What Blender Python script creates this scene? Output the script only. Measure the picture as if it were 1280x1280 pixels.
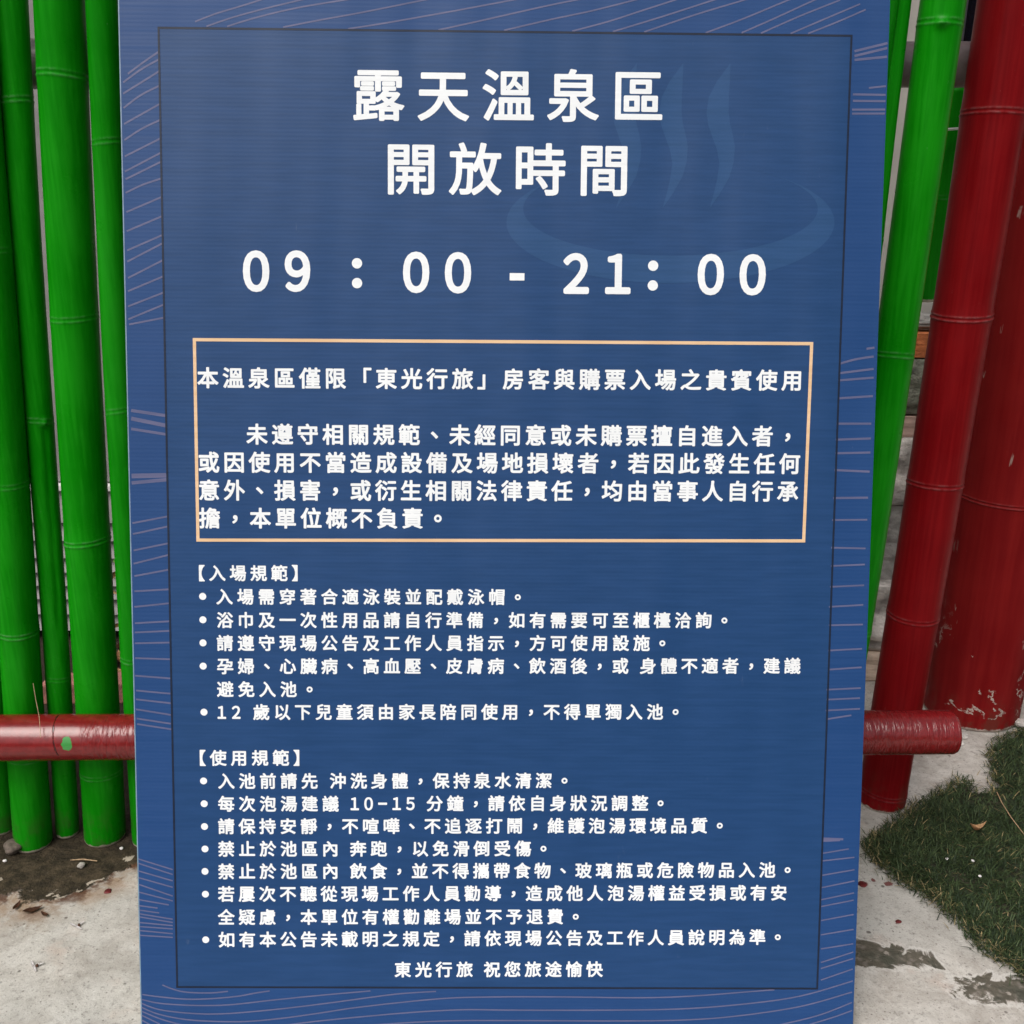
import bpy, bmesh, math, random
from mathutils import Vector, Matrix, noise
from mathutils.geometry import delaunay_2d_cdt
import numpy as np

random.seed(7)
for o in list(bpy.data.objects):
    bpy.data.objects.remove(o, do_unlink=True)
S = bpy.context.scene
C = S.collection
R = math.radians

# ------------------------------------------------------------------ camera, sky, sun, exposure
cam_d = bpy.data.cameras.new("camera")
cam_d.sensor_width = 36.0
cam_d.lens = 36.0 * 1300.0 / 1280.0
cam_d.clip_start = 0.02
cam_d.clip_end = 500.0
cam = bpy.data.objects.new("camera", cam_d)
C.objects.link(cam)
cam.matrix_world = Matrix(((0.9999268, -0.007, -0.00986852, 0.0),
                           (-0.00722195, 0.30908683, -0.9510064, 0.0),
                           (0.00970728, 0.95100806, 0.30901365, 0.8001),
                           (0, 0, 0, 1)))
S.camera = cam

SUN_EL, SUN_AZ = R(52), R(-146)          # azimuth from +Y (north), clockwise towards +X
world = bpy.data.worlds.new("World")
S.world = world
world.use_nodes = True
wn, wl = world.node_tree.nodes, world.node_tree.links
bg = wn["Background"]
sky = wn.new("ShaderNodeTexSky")
sky.sky_type = 'NISHITA'
sky.sun_disc = False
sky.sun_elevation = SUN_EL
sky.sun_rotation = SUN_AZ
sky.air_density = 1.0
sky.dust_density = 6.0
sky.ozone_density = 1.0
hs = wn.new("ShaderNodeHueSaturation")
hs.inputs["Saturation"].default_value = 0.35       # cloud cover greys the blue
wl.new(sky.outputs[0], hs.inputs["Color"])
wl.new(hs.outputs[0], bg.inputs["Color"])
bg.inputs["Strength"].default_value = 0.085

sun_d = bpy.data.lights.new("sun", 'SUN')
sun_d.energy = 1.5
sun_d.angle = R(42)
sun_d.color = (1.0, 0.96, 0.9)
sun = bpy.data.objects.new("sun", sun_d)
C.objects.link(sun)
sd = Vector((math.sin(SUN_AZ) * math.cos(SUN_EL), math.cos(SUN_AZ) * math.cos(SUN_EL), math.sin(SUN_EL)))
sun.rotation_euler = (-sd).to_track_quat('-Z', 'Y').to_euler()
sun.location = sd * 20

S.view_settings.view_transform = 'Standard'
S.view_settings.look = 'None'
S.view_settings.exposure = 0.40
S.view_settings.gamma = 1.0

# ------------------------------------------------------------------ helpers
def tag(o, label=None, cat=None, group=None, kind=None):
    if label: o["label"] = label
    if cat: o["category"] = cat
    if group: o["group"] = group
    if kind: o["kind"] = kind
    return o

def empty(name, loc=(0, 0, 0)):
    o = bpy.data.objects.new(name, None)
    o.empty_display_size = 0.05
    C.objects.link(o)
    o.location = loc
    return o

def mesh_obj(name, verts, faces, mat=None, parent=None, smooth=False, mats=None, fmat=None):
    me = bpy.data.meshes.new(name)
    me.from_pydata([tuple(v) for v in verts], [], faces)
    if mats:
        for m in mats: me.materials.append(m)
        if fmat: me.polygons.foreach_set("material_index", fmat)
    elif mat: me.materials.append(mat)
    if smooth: me.polygons.foreach_set("use_smooth", [True] * len(me.polygons))
    me.update()
    o = bpy.data.objects.new(name, me)
    C.objects.link(o)
    if parent:
        o.parent = parent
        o.matrix_parent_inverse = parent.matrix_basis.inverted()
    return o

def bm_obj(name, bm, mat, parent=None, smooth=False):
    me = bpy.data.meshes.new(name)
    bm.to_mesh(me); bm.free()
    me.materials.append(mat)
    if smooth: me.polygons.foreach_set("use_smooth", [True] * len(me.polygons))
    o = bpy.data.objects.new(name, me)
    C.objects.link(o)
    if parent:
        o.parent = parent
        o.matrix_parent_inverse = parent.matrix_basis.inverted()
    return o

def box_bm(bm, lo, hi, bevel=0.0):
    r = bmesh.ops.create_cube(bm, size=1.0)
    vs = r["verts"]
    for v in vs:
        v.co = Vector([lo[i] + (v.co[i] + 0.5) * (hi[i] - lo[i]) for i in range(3)])
    if bevel:
        es = list({e for v in vs for e in v.link_edges})
        bmesh.ops.bevel(bm, geom=es, offset=bevel, segments=2, affect='EDGES', profile=0.6)

# ---- node helpers
class NT:
    def __init__(s, name):
        s.m = bpy.data.materials.new(name)
        s.m.use_nodes = True
        s.t = s.m.node_tree
        s.n, s.l = s.t.nodes, s.t.links
        s.b = s.n["Principled BSDF"]
        s.tc = s.n.new("ShaderNodeTexCoord")
        s.obj = s.tc.outputs["Object"]
    def put(s, node, key, val):
        if val is None: return
        if hasattr(val, "is_linked") or isinstance(val, bpy.types.NodeSocket):
            s.l.new(val, node.inputs[key])
        else:
            node.inputs[key].default_value = val
    def math(s, op, a, b=None, c=None, clamp=False):
        n = s.n.new("ShaderNodeMath"); n.operation = op; n.use_clamp = clamp
        s.put(n, 0, a)
        if b is not None: s.put(n, 1, b)
        if c is not None: s.put(n, 2, c)
        return n.outputs[0]
    def mapping(s, vec, scale=(1, 1, 1), loc=(0, 0, 0), rot=(0, 0, 0)):
        n = s.n.new("ShaderNodeMapping")
        s.l.new(vec, n.inputs["Vector"])
        n.inputs["Scale"].default_value = scale
        n.inputs["Location"].default_value = loc
        n.inputs["Rotation"].default_value = rot
        return n.outputs[0]
    def noise(s, vec, scale, detail=4.0, rough=0.55, dist=0.0):
        n = s.n.new("ShaderNodeTexNoise")
        s.l.new(vec, n.inputs["Vector"])
        n.inputs["Scale"].default_value = scale
        n.inputs["Detail"].default_value = detail
        n.inputs["Roughness"].default_value = rough
        n.inputs["Distortion"].default_value = dist
        return n.outputs["Fac"]
    def voro(s, vec, scale, feature='F1', out="Distance", rand=1.0):
        n = s.n.new("ShaderNodeTexVoronoi"); n.feature = feature
        s.l.new(vec, n.inputs["Vector"])
        n.inputs["Scale"].default_value = scale
        n.inputs["Randomness"].default_value = rand
        return n.outputs[out]
    def ramp(s, fac, stops):
        n = s.n.new("ShaderNodeValToRGB")
        s.l.new(fac, n.inputs[0])
        cr = n.color_ramp
        while len(cr.elements) < len(stops): cr.elements.new(0.5)
        for e, (p, c) in zip(cr.elements, stops):
            e.position = p
            e.color = (c, c, c, 1) if isinstance(c, (int, float)) else (*c, 1)
        return n.outputs[0]
    def mr(s, v, a, b, c=0.0, d=1.0, smooth=True):
        n = s.n.new("ShaderNodeMapRange")
        n.interpolation_type = 'SMOOTHSTEP' if smooth else 'LINEAR'
        s.l.new(v, n.inputs[0])
        for i, q in enumerate((a, b, c, d)): n.inputs[i + 1].default_value = q
        return n.outputs[0]
    def mix(s, fac, a, b, mode='MIX'):
        n = s.n.new("ShaderNodeMix"); n.data_type = 'RGBA'; n.blend_type = mode
        s.put(n, 0, fac)
        for k, v in ((6, a), (7, b)):
            if isinstance(v, bpy.types.NodeSocket): s.l.new(v, n.inputs[k])
            else: n.inputs[k].default_value = (*v, 1)
        return n.outputs[2]
    def sep(s, vec):
        n = s.n.new("ShaderNodeSeparateXYZ"); s.l.new(vec, n.inputs[0]); return n.outputs
    def comb(s, x, y, z):
        n = s.n.new("ShaderNodeCombineXYZ")
        for i, v in enumerate((x, y, z)): s.put(n, i, v)
        return n.outputs[0]
    def attr(s, name):
        n = s.n.new("ShaderNodeAttribute"); n.attribute_name = name; return n.outputs["Fac"]
    def bump(s, h, strength=0.3, dist=0.001, prev=None):
        n = s.n.new("ShaderNodeBump")
        s.l.new(h, n.inputs["Height"])
        n.inputs["Strength"].default_value = strength
        n.inputs["Distance"].default_value = dist
        if prev is not None: s.l.new(prev, n.inputs["Normal"])
        s.l.new(n.outputs[0], s.b.inputs["Normal"])
        return n.outputs[0]
    def base(s, c): 
        if isinstance(c, bpy.types.NodeSocket): s.l.new(c, s.b.inputs["Base Color"])
        else: s.b.inputs["Base Color"].default_value = (*c, 1)
    def rough(s, v): s.put(s.b, "Roughness", v)
    def spec(s, v): s.put(s.b, "Specular IOR Level", v)

def simple(name, col, rough=0.6, nscale=40, var=0.25, bump=0.2, bdist=0.001):
    t = NT(name)
    f = t.noise(t.obj, nscale, 5)
    t.base(t.mix(t.mr(f, 0.3, 0.7), [c * (1 - var) for c in col], [min(1, c * (1 + var)) for c in col]))
    t.rough(rough)
    if bump: t.bump(t.noise(t.obj, nscale * 4, 4), bump, bdist)
    return t.m

# ------------------------------------------------------------------ materials
def painted_bamboo(name, dark, light, worn, rough=0.33, coarse=False):
    t = NT(name)
    streak = t.noise(t.mapping(t.obj, (1, 1, 0.035)), 260 if not coarse else 120, 4, 0.6)
    blot = t.noise(t.obj, 9, 3)
    fine = t.noise(t.obj, 140, 4, 0.6)
    f = t.math('ADD', t.math('MULTIPLY', streak, 0.55), t.math('MULTIPLY', blot, 0.45))
    col = t.mix(t.mr(f, 0.36, 0.64), dark, light)
    fade = t.mr(t.noise(t.mapping(t.obj, (1, 1, 0.22)), 7, 5, 0.65), 0.52, 0.72)
    col = t.mix(t.math('MULTIPLY', fade, 0.30), col, [min(1, c * 1.35 + 0.012) for c in light])
    dust = t.mr(t.noise(t.mapping(t.obj, (1, 1, 0.5)), 190, 4, 0.7), 0.70, 0.76)
    col = t.mix(t.math('MULTIPLY', dust, 0.30), col, [c * 0.6 + 0.12 for c in light])
    wear = t.attr("wear")
    wm = t.mr(t.math('ADD', t.math('MULTIPLY', wear, 0.8), t.math('MULTIPLY', fine, 0.6)), 0.72, 0.86)
    col = t.mix(wm, col, worn)
    node = t.attr("node")
    col = t.mix(t.math('MULTIPLY', node, t.mr(fine, 0.35, 0.65, 0.03, 0.36)), col, [min(1, c * 0.6 + 0.13) for c in light])
    if coarse:   # ragged flaked lines low on the old post
        x, y, z = t.sep(t.obj)
        rg_ = t.math('ABSOLUTE', t.math('SUBTRACT', t.noise(t.mapping(t.obj, (1, 1, 1.2)), 4.5, 7, 0.62, 0.3), 0.5))
        low = t.mr(z, 0.07, 0.20, 1.0, 0.0)
        gap = t.mr(t.noise(t.obj, 45, 4), 0.42, 0.52)
        fl = t.math('MULTIPLY', t.math('MULTIPLY', t.mr(rg_, 0.003, 0.008, 1.0, 0.0), low), gap)
        chips = t.math('MULTIPLY', t.mr(t.noise(t.obj, 60, 5, 0.7), 0.70, 0.73), t.mr(z, 0.10, 0.30, 1.0, 0.15))
        rg2 = t.math('ABSOLUTE', t.math('SUBTRACT', t.noise(t.mapping(t.obj, (1, 1, 0.08)), 30, 3, 0.5), 0.5))
        fl2 = t.math('MULTIPLY', t.mr(rg2, 0.001, 0.005, 1.0, 0.0), t.mr(t.noise(t.obj, 22, 3), 0.62, 0.66))
        col = t.mix(t.math('MAXIMUM', t.math('MAXIMUM', fl, chips), t.math('MULTIPLY', fl2, 0.5)), col, worn)
    # tiny scuffs and drips
    sc = t.mr(t.noise(t.mapping(t.obj, (1, 1, 0.2)), 75, 6, 0.7), 0.70, 0.76)
    col = t.mix(t.math('MULTIPLY', sc, 0.35), col, dark)
    oi = t.n.new("ShaderNodeObjectInfo")
    vary = t.mr(oi.outputs["Random"], 0.0, 1.0, 0.92, 1.08, False)
    vv = t.comb(vary, vary, vary)
    col = t.mix(1.0, col, vv, 'MULTIPLY')
    gz = t.sep(t.obj)[2]
    mud = t.math('MULTIPLY', t.mr(gz, 0.0, 0.075, 1.0, 0.0), t.mr(t.noise(t.mapping(t.obj, (1, 1, 0.6)), 48, 5, 0.65), 0.44, 0.62))
    col = t.mix(t.math('MULTIPLY', mud, 0.45), col, (0.06, 0.047, 0.03))
    t.base(col)
    t.rough(t.mr(t.noise(t.obj, 30, 4), 0.3, 0.7, rough - 0.06, rough + 0.12))
    t.spec(0.07)
    n1 = t.bump(streak, 0.10, 0.0006)
    t.bump(t.noise(t.mapping(t.obj, (1, 1, 0.3)), 60, 5), 0.12, 0.0012, n1)
    return t.m

M = {}
M["green"] = painted_bamboo("green_gloss_paint", (0.003, 0.190, 0.002), (0.009, 0.255, 0.006), (0.42, 0.38, 0.30))
M["red"] = painted_bamboo("dark_red_paint", (0.155, 0.003, 0.005), (0.215, 0.006, 0.008), (0.45, 0.38, 0.33), 0.34)
M["red_old"] = painted_bamboo("old_red_paint", (0.150, 0.005, 0.006), (0.195, 0.009, 0.009), (0.45, 0.36, 0.32), 0.5, True)

def rail_material():
    t = NT("wrinkled_red_paint")
    x, y, z = t.sep(t.obj)
    wr = t.noise(t.mapping(t.obj, (1.0, 0.16, 0.16)), 230, 3, 0.55, 0.5)
    fine = t.noise(t.obj, 130, 5, 0.6)
    col = t.mix(t.mr(fine, 0.35, 0.65), (0.16, 0.007, 0.009), (0.21, 0.011, 0.013))
    # one blob of green paint dropped on the front of the rail
    dx = t.math('MULTIPLY', t.math('SUBTRACT', x, 0.1475), 1.0)
    dz = t.math('MULTIPLY', t.math('SUBTRACT', z, 0.006), 0.72)
    front = t.math('LESS_THAN', y, 0.0)
    d = t.math('SQRT', t.math('ADD', t.math('POWER', dx, 2.0), t.math('POWER', dz, 2.0)))
    d = t.math('ADD', d, t.math('MULTIPLY', t.math('SUBTRACT', t.noise(t.obj, 220, 3), 0.5), 0.004))
    blob = t.math('MULTIPLY', t.mr(d, 0.0052, 0.0062, 1.0, 0.0), front)
    col = t.mix(blob, col, (0.05, 0.27, 0.06))
    # brushed-over green smears near the poles on the top
    sm = t.math('MULTIPLY', t.mr(t.noise(t.mapping(t.obj, (1, 2, 2)), 26, 4), 0.62, 0.68), t.mr(z, 0.018, 0.024))
    sm = t.math('MULTIPLY', sm, t.mr(x, 0.0, 0.16, 1.0, 0.0))
    col = t.mix(t.math('MULTIPLY', sm, 0.6), col, (0.07, 0.20, 0.06))
    # hairline crack near the blob
    cx = t.math('ABSOLUTE', t.math('SUBTRACT', x, t.math('ADD', 0.130, t.math('MULTIPLY', t.math('SUBTRACT', 0.026, z), 0.17))))
    crack = t.mr(t.math('ADD', cx, t.math('MULTIPLY', t.math('SUBTRACT', t.noise(t.obj, 90, 3), 0.5), 0.004)), 0.0, 0.0009, 1.0, 0.0)
    col = t.mix(crack, col, (0.05, 0.003, 0.004))
    t.base(col)
    t.rough(0.20)
    t.spec(0.65)
    band = t.math('ADD', t.mr(x, 0.158, 0.166), 0.12)
    h = t.math('MULTIPLY', t.mr(wr, 0.35, 0.65), band)
    n1 = t.bump(h, 0.38, 0.0014)
    n2 = t.bump(t.math('MULTIPLY', crack, -1.0), 0.6, 0.001, n1)
    t.bump(fine, 0.12, 0.001, n2)
    return t.m
M["rail"] = rail_material()
M["grey_rail"] = simple("weathered_grey_bamboo", (0.24, 0.20, 0.205), 0.35, 30, 0.3, 0.2)
M["cane"] = simple("bare_cane_end", (0.45, 0.36, 0.24), 0.7, 80, 0.3)

def concrete():
    t = NT("pale_concrete")
    P = t.obj
    x, y, z = t.sep(P)
    big = t.noise(P, 3.2, 5, 0.6)
    mid = t.noise(P, 17, 9, 0.72, 0.5)
    fin = t.noise(P, 120, 6, 0.7)
    grit = t.noise(P, 420, 3, 0.7)
    col = t.mix(t.mr(mid, 0.36, 0.64), (0.38, 0.345, 0.31), (0.60, 0.57, 0.53))
    col = t.mix(t.mr(big, 0.45, 0.7, 0.0, 0.6), col, (0.48, 0.475, 0.45))
    col = t.mix(t.mr(t.noise(P, 22, 4), 0.56, 0.74, 0.0, 0.5), col, (0.52, 0.41, 0.35))
    col = t.mix(t.mr(fin, 0.52, 0.68, 0.0, 0.75), col, (0.27, 0.25, 0.23))
    col = t.mix(t.mr(grit, 0.56, 0.66, 0.0, 0.7), col, (0.24, 0.225, 0.21))
    col = t.mix(t.mr(fin, 0.42, 0.30, 0.0, 0.7), col, (0.66, 0.64, 0.61))
    # dark specks
    vd = t.voro(P, 70)
    vc = t.voro(P, 70, out="Color")
    r_, g_, b_ = t.sep(vc)
    pick = t.mr(r_, 0.78, 0.80)
    spk = t.math('MULTIPLY', t.mr(t.math('ADD', vd, t.math('MULTIPLY', t.math('SUBTRACT', fin, 0.5), 0.3)), 0.10, 0.20, 1.0, 0.0), pick)
    col = t.mix(t.math('MULTIPLY', spk, 0.8), col, (0.10, 0.085, 0.075))
    vd3 = t.voro(P, 210); r3_, g3_, b3_ = t.sep(t.voro(P, 210, out="Color"))
    pit = t.math('MULTIPLY', t.mr(vd3, 0.12, 0.30, 1.0, 0.0), t.mr(r3_, 0.80, 0.84))
    col = t.mix(t.math('MULTIPLY', pit, 0.7), col, (0.14, 0.12, 0.11))
    crack_ = t.math('ABSOLUTE', t.math('SUBTRACT', t.noise(P, 7, 8, 0.75, 0.8), 0.5))
    col = t.mix(t.math('MULTIPLY', t.mr(crack_, 0.0, 0.006, 1.0, 0.0), t.mr(t.noise(P, 5, 2), 0.5, 0.6, 0.0, 0.5)), col, (0.22, 0.19, 0.17))
    # green algae dots
    vd2 = t.voro(P, 42); vc2 = t.voro(P, 42, out="Color")
    r2, g2, b2 = t.sep(vc2)
    al = t.math('MULTIPLY', t.mr(vd2, 0.10, 0.2, 1.0, 0.0), t.mr(r2, 0.90, 0.91))
    al = t.math('MULTIPLY', al, t.mr(t.noise(P, 6, 2), 0.48, 0.56))
    col = t.mix(t.math('MULTIPLY', al, 0.75), col, (0.10, 0.17, 0.09))
    hgt = t.math('ADD', t.math('MULTIPLY', mid, 0.6), t.math('ADD', t.math('MULTIPLY', fin, 0.35), t.math('MULTIPLY', grit, 0.2)))
    hgt = t.math('SUBTRACT', hgt, t.math('MULTIPLY', spk, 0.25))
    # spalled hollows where the skin of the concrete broke away
    warp = t.math('MULTIPLY', t.math('SUBTRACT', t.noise(P, 26, 8, 0.72, 0.9), 0.5), 2.3)
    def hollow(cx, cy, rx, ry, rot):
        c_, s_ = math.cos(rot), math.sin(rot)
        ux = t.math('SUBTRACT', x, cx); uy = t.math('SUBTRACT', y, cy)
        a = t.math('ADD', t.math('MULTIPLY', ux, c_ / rx), t.math('MULTIPLY', uy, s_ / rx))
        b = t.math('ADD', t.math('MULTIPLY', ux, -s_ / ry), t.math('MULTIPLY', uy, c_ / ry))
        d = t.math('SQRT', t.math('ADD', t.math('POWER', a, 2.0), t.math('POWER', b, 2.0)))
        return t.math('ADD', d, warp)
    ha = t.math('MINIMUM', hollow(0.405, 0.920, 0.062, 0.021, -0.12), hollow(0.455, 0.916, 0.024, 0.007, -0.75))
    hb = hollow(0.568, 0.866, 0.086, 0.024, -0.05)
    hd = t.math('MINIMUM', ha, hb)
    hm = t.mr(hd, 0.90, 1.0, 1.0, 0.0)
    rim = t.math('MULTIPLY', t.mr(hd, 0.98, 1.06), t.mr(hd, 1.08, 1.25, 1.0, 0.0))
    stones = t.voro(P, 120)
    hc = t.mix(t.mr(stones, 0.1, 0.6), (0.25, 0.22, 0.19), (0.13, 0.115, 0.09))
    hc = t.mix(t.mr(t.noise(P, 40, 4), 0.45, 0.62), hc, (0.085, 0.085, 0.065))
    hc = t.mix(t.mr(t.noise(P, 75, 4), 0.60, 0.66), hc, (0.38, 0.34, 0.30))
    col = t.mix(hm, col, hc)
    col = t.mix(t.math('MULTIPLY', rim, 0.55), col, (0.68, 0.66, 0.63))
    hgt2 = t.math('SUBTRACT', 1.0, hm)
    # soil washed along the foot of the left fence
    yb = t.math('ADD', 1.008, t.math('MULTIPLY', t.math('MAXIMUM', t.math('ADD', x, 0.515), 0.0), 0.80))
    ddirt = t.math('SUBTRACT', y, yb)
    ddirt = t.math('ADD', ddirt, t.math('MULTIPLY', t.math('SUBTRACT', t.noise(P, 16, 5, 0.65, 0.5), 0.5), 0.085))
    ddirt = t.math('ADD', ddirt, t.math('MULTIPLY', t.math('SUBTRACT', t.noise(P, 60, 5, 0.65), 0.5), 0.030))
    left = t.mr(x, 0.30, 0.38, 1.0, 0.0)
    dm = t.math('MULTIPLY', t.mr(ddirt, -0.003, 0.005), left)
    stain = t.math('MULTIPLY', t.mr(ddirt, -0.075, 0.0), left)
    col = t.mix(t.math('MULTIPLY', stain, t.mr(t.noise(P, 25, 6, 0.65), 0.36, 0.58, 0.05, 0.9)), col, (0.30, 0.20, 0.125))
    rust = t.math('MULTIPLY', t.mr(t.math('ABSOLUTE', t.math('ADD', ddirt, 0.006)), 0.0, 0.030, 1.0, 0.0), t.mr(t.noise(P, 21, 6, 0.65), 0.46, 0.55))
    col = t.mix(t.math('MULTIPLY', t.math('MULTIPLY', rust, left), 0.92), col, (0.085, 0.032, 0.014))
    dcol = t.mix(t.mr(t.noise(P, 55, 6, 0.7), 0.35, 0.7), (0.024, 0.018, 0.010), (0.090, 0.066, 0.040))
    flake = t.math('MULTIPLY', t.mr(t.noise(P, 34, 5, 0.6, 0.4), 0.60, 0.62), t.mr(t.math('ABSOLUTE', t.math('SUBTRACT', ddirt, 0.012)), 0.012, 0.022, 1.0, 0.0))
    dcol = t.mix(t.mr(fin, 0.60, 0.72, 0.0, 0.6), dcol, (0.20, 0.17, 0.14))
    foot_shade = t.mr(y, 1.06, 1.17)  # soil darkened from the pole feet back, contact shade put into its colour
    dcol = t.mix(t.math('MULTIPLY', foot_shade, 0.7), dcol, (0.030, 0.020, 0.015))
    dcol = t.mix(flake, dcol, (0.50, 0.43, 0.35))
    col = t.mix(dm, col, dcol)
    # drips of red paint and litter stains by the red end post
    for cx, cy, rr in ((0.433, 1.037, 0.0085), (0.464, 1.038, 0.0065), (0.452, 0.972, 0.0045), (0.448, 1.046, 0.0035)):
        d = t.math('SQRT', t.math('ADD', t.math('POWER', t.math('SUBTRACT', x, cx), 2.0), t.math('POWER', t.math('SUBTRACT', y, cy), 2.0)))
        d = t.math('ADD', d, t.math('MULTIPLY', t.math('SUBTRACT', t.noise(P, 110, 4), 0.5), 0.012))
        col = t.mix(t.mr(d, rr * 0.55, rr * 0.8, 0.85, 0.0), col, (0.15, 0.018, 0.018))
    t.base(col)
    t.rough(t.mr(fin, 0.3, 0.7, 0.72, 0.92))
    t.spec(0.3)
    n1 = t.bump(hgt, 0.45, 0.004)
    n2 = t.bump(hgt2, 0.9, 0.004, n1)
    t.bump(t.math('MULTIPLY', t.noise(P, 90, 6, 0.7), t.math('ADD', t.math('MAXIMUM', dm, hm), 0.05)), 0.9, 0.006, n2)
    return t.m
M["concrete"] = concrete()

def board_material():
    t = NT("printed_corrugated_board")
    x, y, z = t.sep(t.obj)
    fl = t.math('SINE', t.math('MULTIPLY', y, 2 * math.pi / 0.0037))
    cloud = t.noise(t.mapping(t.obj, (1, 0.5, 1)), 5, 3)
    streak = t.noise(t.mapping(t.obj, (0.4, 12, 1)), 20, 3)
    fine = t.noise(t.obj, 300, 3)
    f = t.math('ADD', t.math('MULTIPLY', cloud, 0.6), t.math('MULTIPLY', streak, 0.4))
    col = t.mix(t.mr(f, 0.3, 0.7), (0.008, 0.048, 0.168), (0.011, 0.056, 0.190))
    col = t.mix(t.math('MULTIPLY', t.mr(fl, -1.0, 1.0), 0.09), col, (0.024, 0.072, 0.200))
    scuff = t.mr(t.noise(t.mapping(t.obj, (1, 0.25, 1)), 70, 6, 0.75), 0.66, 0.74)
    col = t.mix(t.math('MULTIPLY', scuff, 0.16), col, (0.20, 0.24, 0.33))
    t.base(col)
    t.rough(t.mr(streak, 0.3, 0.7, 0.46, 0.56))
    t.spec(0.32)
    n1 = t.bump(fl, 0.055, 0.00025)
    n2 = t.bump(t.math('ADD', streak, t.math('MULTIPLY', fine, 0.3)), 0.06, 0.001, n1)
    t.bump(t.noise(t.mapping(t.obj, (2.2, 0.6, 1)), 3.5, 2), 0.35, 0.03, n2)
    return t.m
M["board"] = board_material()
def ink(name, a, b, rough=0.5):
    t = NT(name)
    x, y, z = t.sep(t.obj)
    fl = t.math('SINE', t.math('MULTIPLY', y, 2 * math.pi / 0.0037))
    scuff = t.mr(t.noise(t.mapping(t.obj, (1, 0.25, 1)), 70, 6, 0.75), 0.66, 0.74)
    t.base(t.mix(t.math('MULTIPLY', scuff, 0.14), t.mix(t.mr(t.noise(t.mapping(t.obj, (0.6, 6, 1)), 30, 3), 0.3, 0.7), a, b), (0.20, 0.24, 0.33)))
    t.rough(rough)
    t.spec(0.32)
    n1 = t.bump(fl, 0.05, 0.00025)
    t.bump(t.noise(t.mapping(t.obj, (2.2, 0.6, 1)), 3.5, 2), 0.35, 0.03, n1)
    return t.m
M["inner"] = ink("printed_inner_blue", (0.008, 0.047, 0.148), (0.011, 0.054, 0.168))
M["line"] = ink("printed_dark_line", (0.005, 0.012, 0.034), (0.007, 0.016, 0.042))
M["white_ink"] = ink("printed_white", (0.80, 0.82, 0.85), (0.85, 0.87, 0.895))
M["peach"] = ink("printed_peach_line", (0.72, 0.47, 0.27), (0.78, 0.54, 0.34))
M["wave"] = ink("printed_lilac_line", (0.090, 0.100, 0.205), (0.118, 0.122, 0.232))
M["emblem"] = ink("printed_pale_emblem", (0.014, 0.062, 0.172), (0.018, 0.070, 0.194))
M["board_edge"] = simple("white_plastic_edge", (0.19, 0.29, 0.38), 0.5, 60, 0.15, 0.1)
M["wall"] = simple("pale_render", (0.40, 0.38, 0.355), 0.85, 12, 0.12, 0.3)
M["cladding"] = simple("grey_cladding", (0.26, 0.24, 0.245), 0.6, 25, 0.15, 0.15)
M["white_trim"] = simple("white_trim", (0.75, 0.74, 0.72), 0.5, 40, 0.08, 0.05)
M["frame"] = simple("dark_frame_and_shade", (0.05, 0.05, 0.055), 0.5, 40, 0.2, 0.05)
g = NT("dark_glass"); g.base((0.008, 0.010, 0.016)); g.rough(0.12); M["glass"] = g.m
M["dark_stone"] = simple("mossy_dark_stone", (0.17, 0.175, 0.14), 0.9, 45, 0.7, 0.8, 0.004)
M["grey_stone"] = simple("grey_stone", (0.26, 0.25, 0.24), 0.9, 40, 0.4, 0.7, 0.003)
M["pale_stone"] = simple("pale_rough_stone", (0.55, 0.51, 0.48), 0.9, 35, 0.5, 0.8, 0.005)
M["pink_tile"] = simple("pink_tile", (0.58, 0.40, 0.34), 0.7, 30, 0.2, 0.2)
M["brick"] = simple("orange_brick", (0.52, 0.16, 0.055), 0.85, 60, 0.3, 0.5, 0.002)
M["beige"] = simple("beige_paver", (0.60, 0.47, 0.38), 0.85, 40, 0.2, 0.4, 0.002)
M["rose_brick"] = simple("rose_brick", (0.40, 0.17, 0.14), 0.85, 50, 0.25, 0.4, 0.002)
M["pebble"] = simple("pale_pebble", (0.42, 0.39, 0.35), 0.8, 150, 0.3, 0.3)
M["rubble"] = simple("brown_pebble", (0.14, 0.11, 0.09), 0.85, 150, 0.4, 0.4)
M["leaf"] = simple("dry_tan_leaf", (0.66, 0.40, 0.21), 0.7, 120, 0.3, 0.2)
M["brown_leaf"] = simple("brown_leaf", (0.12, 0.05, 0.025), 0.75, 90, 0.5, 0.4)
M["twig"] = simple("pale_twig", (0.40, 0.27, 0.16), 0.8, 200, 0.3, 0.3)
M["petal"] = simple("white_petal", (0.80, 0.77, 0.77), 0.6, 200, 0.08, 0.1)
M["green_leaf"] = simple("fresh_leaf", (0.10, 0.19, 0.04), 0.5, 90, 0.4, 0.2)
M["red_chip"] = simple("red_paint_chip", (0.12, 0.012, 0.014), 0.5, 150, 0.4, 0.5, 0.002)

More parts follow.
